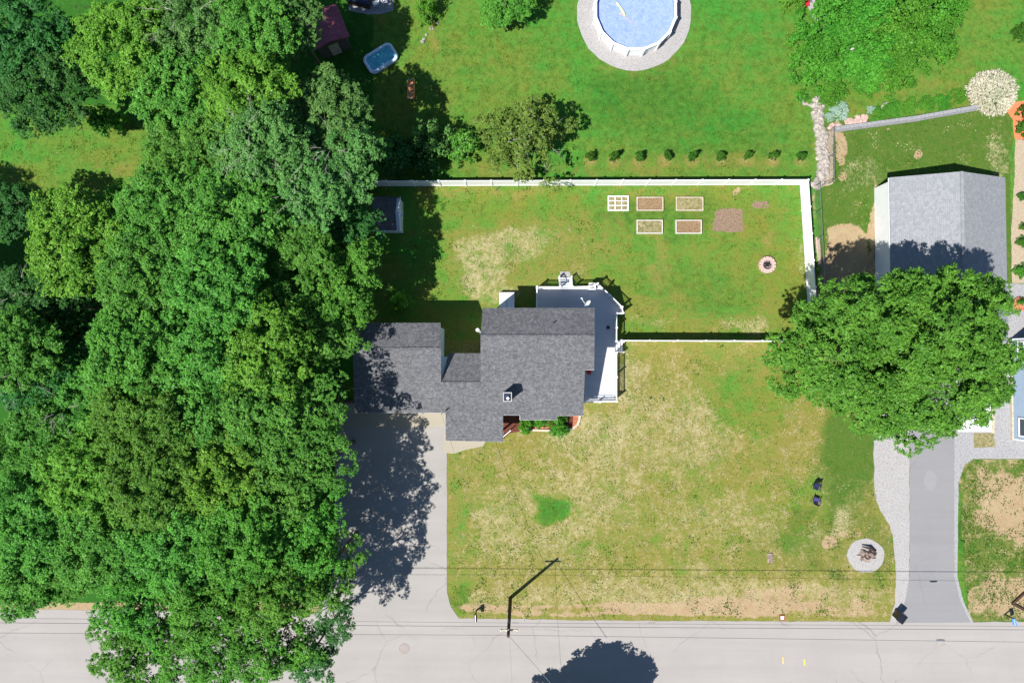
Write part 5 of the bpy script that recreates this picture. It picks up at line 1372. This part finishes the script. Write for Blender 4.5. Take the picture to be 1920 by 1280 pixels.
wire([P(-900, 1182, 6.6), P(953, 1190, 6.6), P(2900, 1216, 6.6)], 'lower cable over the road with a splice box', .012, .0, group=GW)
wire([P(-900, 1150, 6.1), P(955, 1167, 6.1), P(2900, 1180, 6.1)], 'thin uppermost cable along the road edge', .010, .0, group=GW)
mt = mast_top + Vector((-.26, -.2, -.08))
wire([mt, P(955, 1168, 6.3)], 'pale service cable from the pole to the garage roof mast', .012, .35, 'metal')
wire([P(953, 1190, 8.2), P(1075, 1330, 7.0)], 'pale cable crossing the road to the lower right', .02, .1, 'metal')
wire([P(955, 1188, 7.9), P(968, 1420, 7.9)], 'thin cable crossing the road straight down from the pole', .010, .1, 'metal')
q = P(1765, 1200, 6.5); mb = MB(); mb.tube([q + Vector((-.35, 0, -.08)), q + Vector((-.2, 0, -.12)), q + Vector((.25, 0, -.1)), q + Vector((.35, 0, -.06))], [.03, .07, .07, .03], 8); tag(mb.build('splice_box', M['metal']), 'grey splice box hanging on the lower road cable at right', 'splice box')
# mailboxes
def mailbox(px, py, m, label, ang, flagm):
    e = empty('mailbox', P(px, py), label, 'mailbox'); e.rotation_euler = (0, 0, ang)
    def bl(mb, nm, mm): o = mb.build(nm, mm); o.parent = e; return o
    mb = MB(); mb.box((0, 0, .52), (.1, .1, 1.04)); mb.box((0, -.2, .98), (.09, .5, .09)); bl(mb, 'post', M['polewood'])
    mb = MB(); n_ = 9; ring_ = [(.13 * math.cos(math.pi * k / (n_ - 1)), .13 + .12 * math.sin(math.pi * k / (n_ - 1))) for k in range(n_)] + [(-.13, 0), (.13, 0)]
    vs = [(x, -.55, 1.04 + z) for x, z in ring_] + [(x, .05, 1.04 + z) for x, z in ring_]; m_ = len(ring_)
    mb.add(vs, [tuple(range(m_)), tuple(range(2 * m_ - 1, m_ - 1, -1))] + [(k, (k + 1) % m_, m_ + (k + 1) % m_, m_ + k) for k in range(m_)]); b_ = bl(mb, 'box', m)
    mb = MB(); mb.box((.15, -.2, 1.25), (.02, .05, .2)); o = mb.build('flag', flagm); o.parent = b_
mailbox(893, 1144, M['black'], 'black mailbox on a dark post left of the utility pole', 0, M['red'])
mailbox(1884, 1151, M['blue'], 'blue mailbox on a dark post near the lower right corner', R(10), M['whitepaint'])
# wheeled bin
wb = empty('wheeled_bin', P(1679, 1150), 'black wheeled trash bin at the foot of the right driveway', 'trash bin'); wb.rotation_euler = (0, 0, R(-38))
def bl(mb, nm, mm, par=wb, **k): o = mb.build(nm, mm, **k); o.parent = par; return o
mb = MB(); mb.add([(-.26, -.3, .08), (.26, -.3, .08), (.26, .3, .08), (-.26, .3, .08), (-.34, -.4, 1.02), (.34, -.4, 1.02), (.34, .38, 1.02), (-.34, .38, 1.02)], [(3, 2, 1, 0), (4, 5, 6, 7), (0, 1, 5, 4), (1, 2, 6, 5), (2, 3, 7, 6), (3, 0, 4, 7)]); bl(mb, 'body', M['black'], bevel=.02)
mb = MB(); mb.box((0, -.02, 1.07), (.74, .86, .07)); mb.box((0, -.05, 1.12), (.5, .5, .04)); bl(mb, 'lid', M['black'], bevel=.02)
mb = MB(); mb.tube([(-.25, .46, 1.0), (.25, .46, 1.0)], .02, 6); bl(mb, 'handle', M['metal'])
for s in (-1, 1): mb = MB(); mb.tube([(s * .27, .3, .12), (s * .33, .3, .12)], .12, 14); bl(mb, 'wheel', M['polewood'])
# hatches and covers
mh = MB(); p = P(758, 1215); mh.lathe((p.x, p.y, 0), [(.5, .01), (.5, .024), (.44, .026), (.43, .016), (.40, .02), (0, .024)], 28); tag(mh.build('manhole_cover', M['iron']), 'round manhole cover in the road below the driveway', 'manhole cover')
mb = MB(); p = P(1443, 1045); mb.box((p.x, p.y, .04), (.5, .85, .1)); mb.box((p.x, p.y - .22, .10), (.36, .3, .02)); tag(mb.build('utility_hatch', M['stump'], bevel=.01), 'dark rectangular utility hatch in the front lawn', 'hatch')
vb = empty('valve_box', P(1466, 1157), 'small square valve box with rusty frame at the road edge', 'valve box'); p = vb.location
mb = MB()
for s in (-1, 1): mb.box((p.x + s * .2, p.y, .06), (.09, .5, .12)); mb.box((p.x, p.y + s * .2, .06), (.31, .09, .12))
mb.build('frame', M['rust'], vb); mb = MB(); mb.box((p.x, p.y, .05), (.3, .3, .08)); mb.build('lid', M['silver'] if 'silver' in M else M['inflat'], vb)
for i, (x, y) in enumerate(((1468, 1237), (1508, 1241))):
    s_ = sheet('paint_mark', [(x - 1.2, y - 6), (x + 1.2, y - 6), (x + 1.6, y + 6), (x - .8, y + 6)], .017, M['yellow'], kind=None); tag(s_, ('left', 'right')[i] + ' of two short yellow paint dashes on the road', 'paint mark', 'yellow paint dashes on the road')
for i, (x, y, lb) in enumerate(((966, 1167, 'short dark drain slot in the road beside the utility pole'), (1222, 1167, 'short dark drain slot at the road edge right of the utility pole'))):
    mb = MB(); p = P(x, y); mb.box((p.x, p.y, .015), (.6, .09, .03)); tag(mb.build('drain_slot', M['iron']), lb, 'drain')
# dark timber border bottom right
mb = MB(); 
for (a, b) in (((1898, 1131), (1960, 1076)), ((1898, 1131), (1960, 1165))): mb.beam(P(*a, .1), P(*b, .1), .2, .2)
tag(mb.build('timber_border', M['polewood']), 'dark brown timber border forming a corner near the lower right edge', 'edging')
# stick by back fence
mb = MB(); a, b = P(937, 350, .1), P(929, 357, .1); mb.tube([a, b], .04, 6); tag(mb.build('stick', M['bark']), 'short dark stick on the grass by the back fence', 'stick')

print('objects', len(bpy.data.objects))
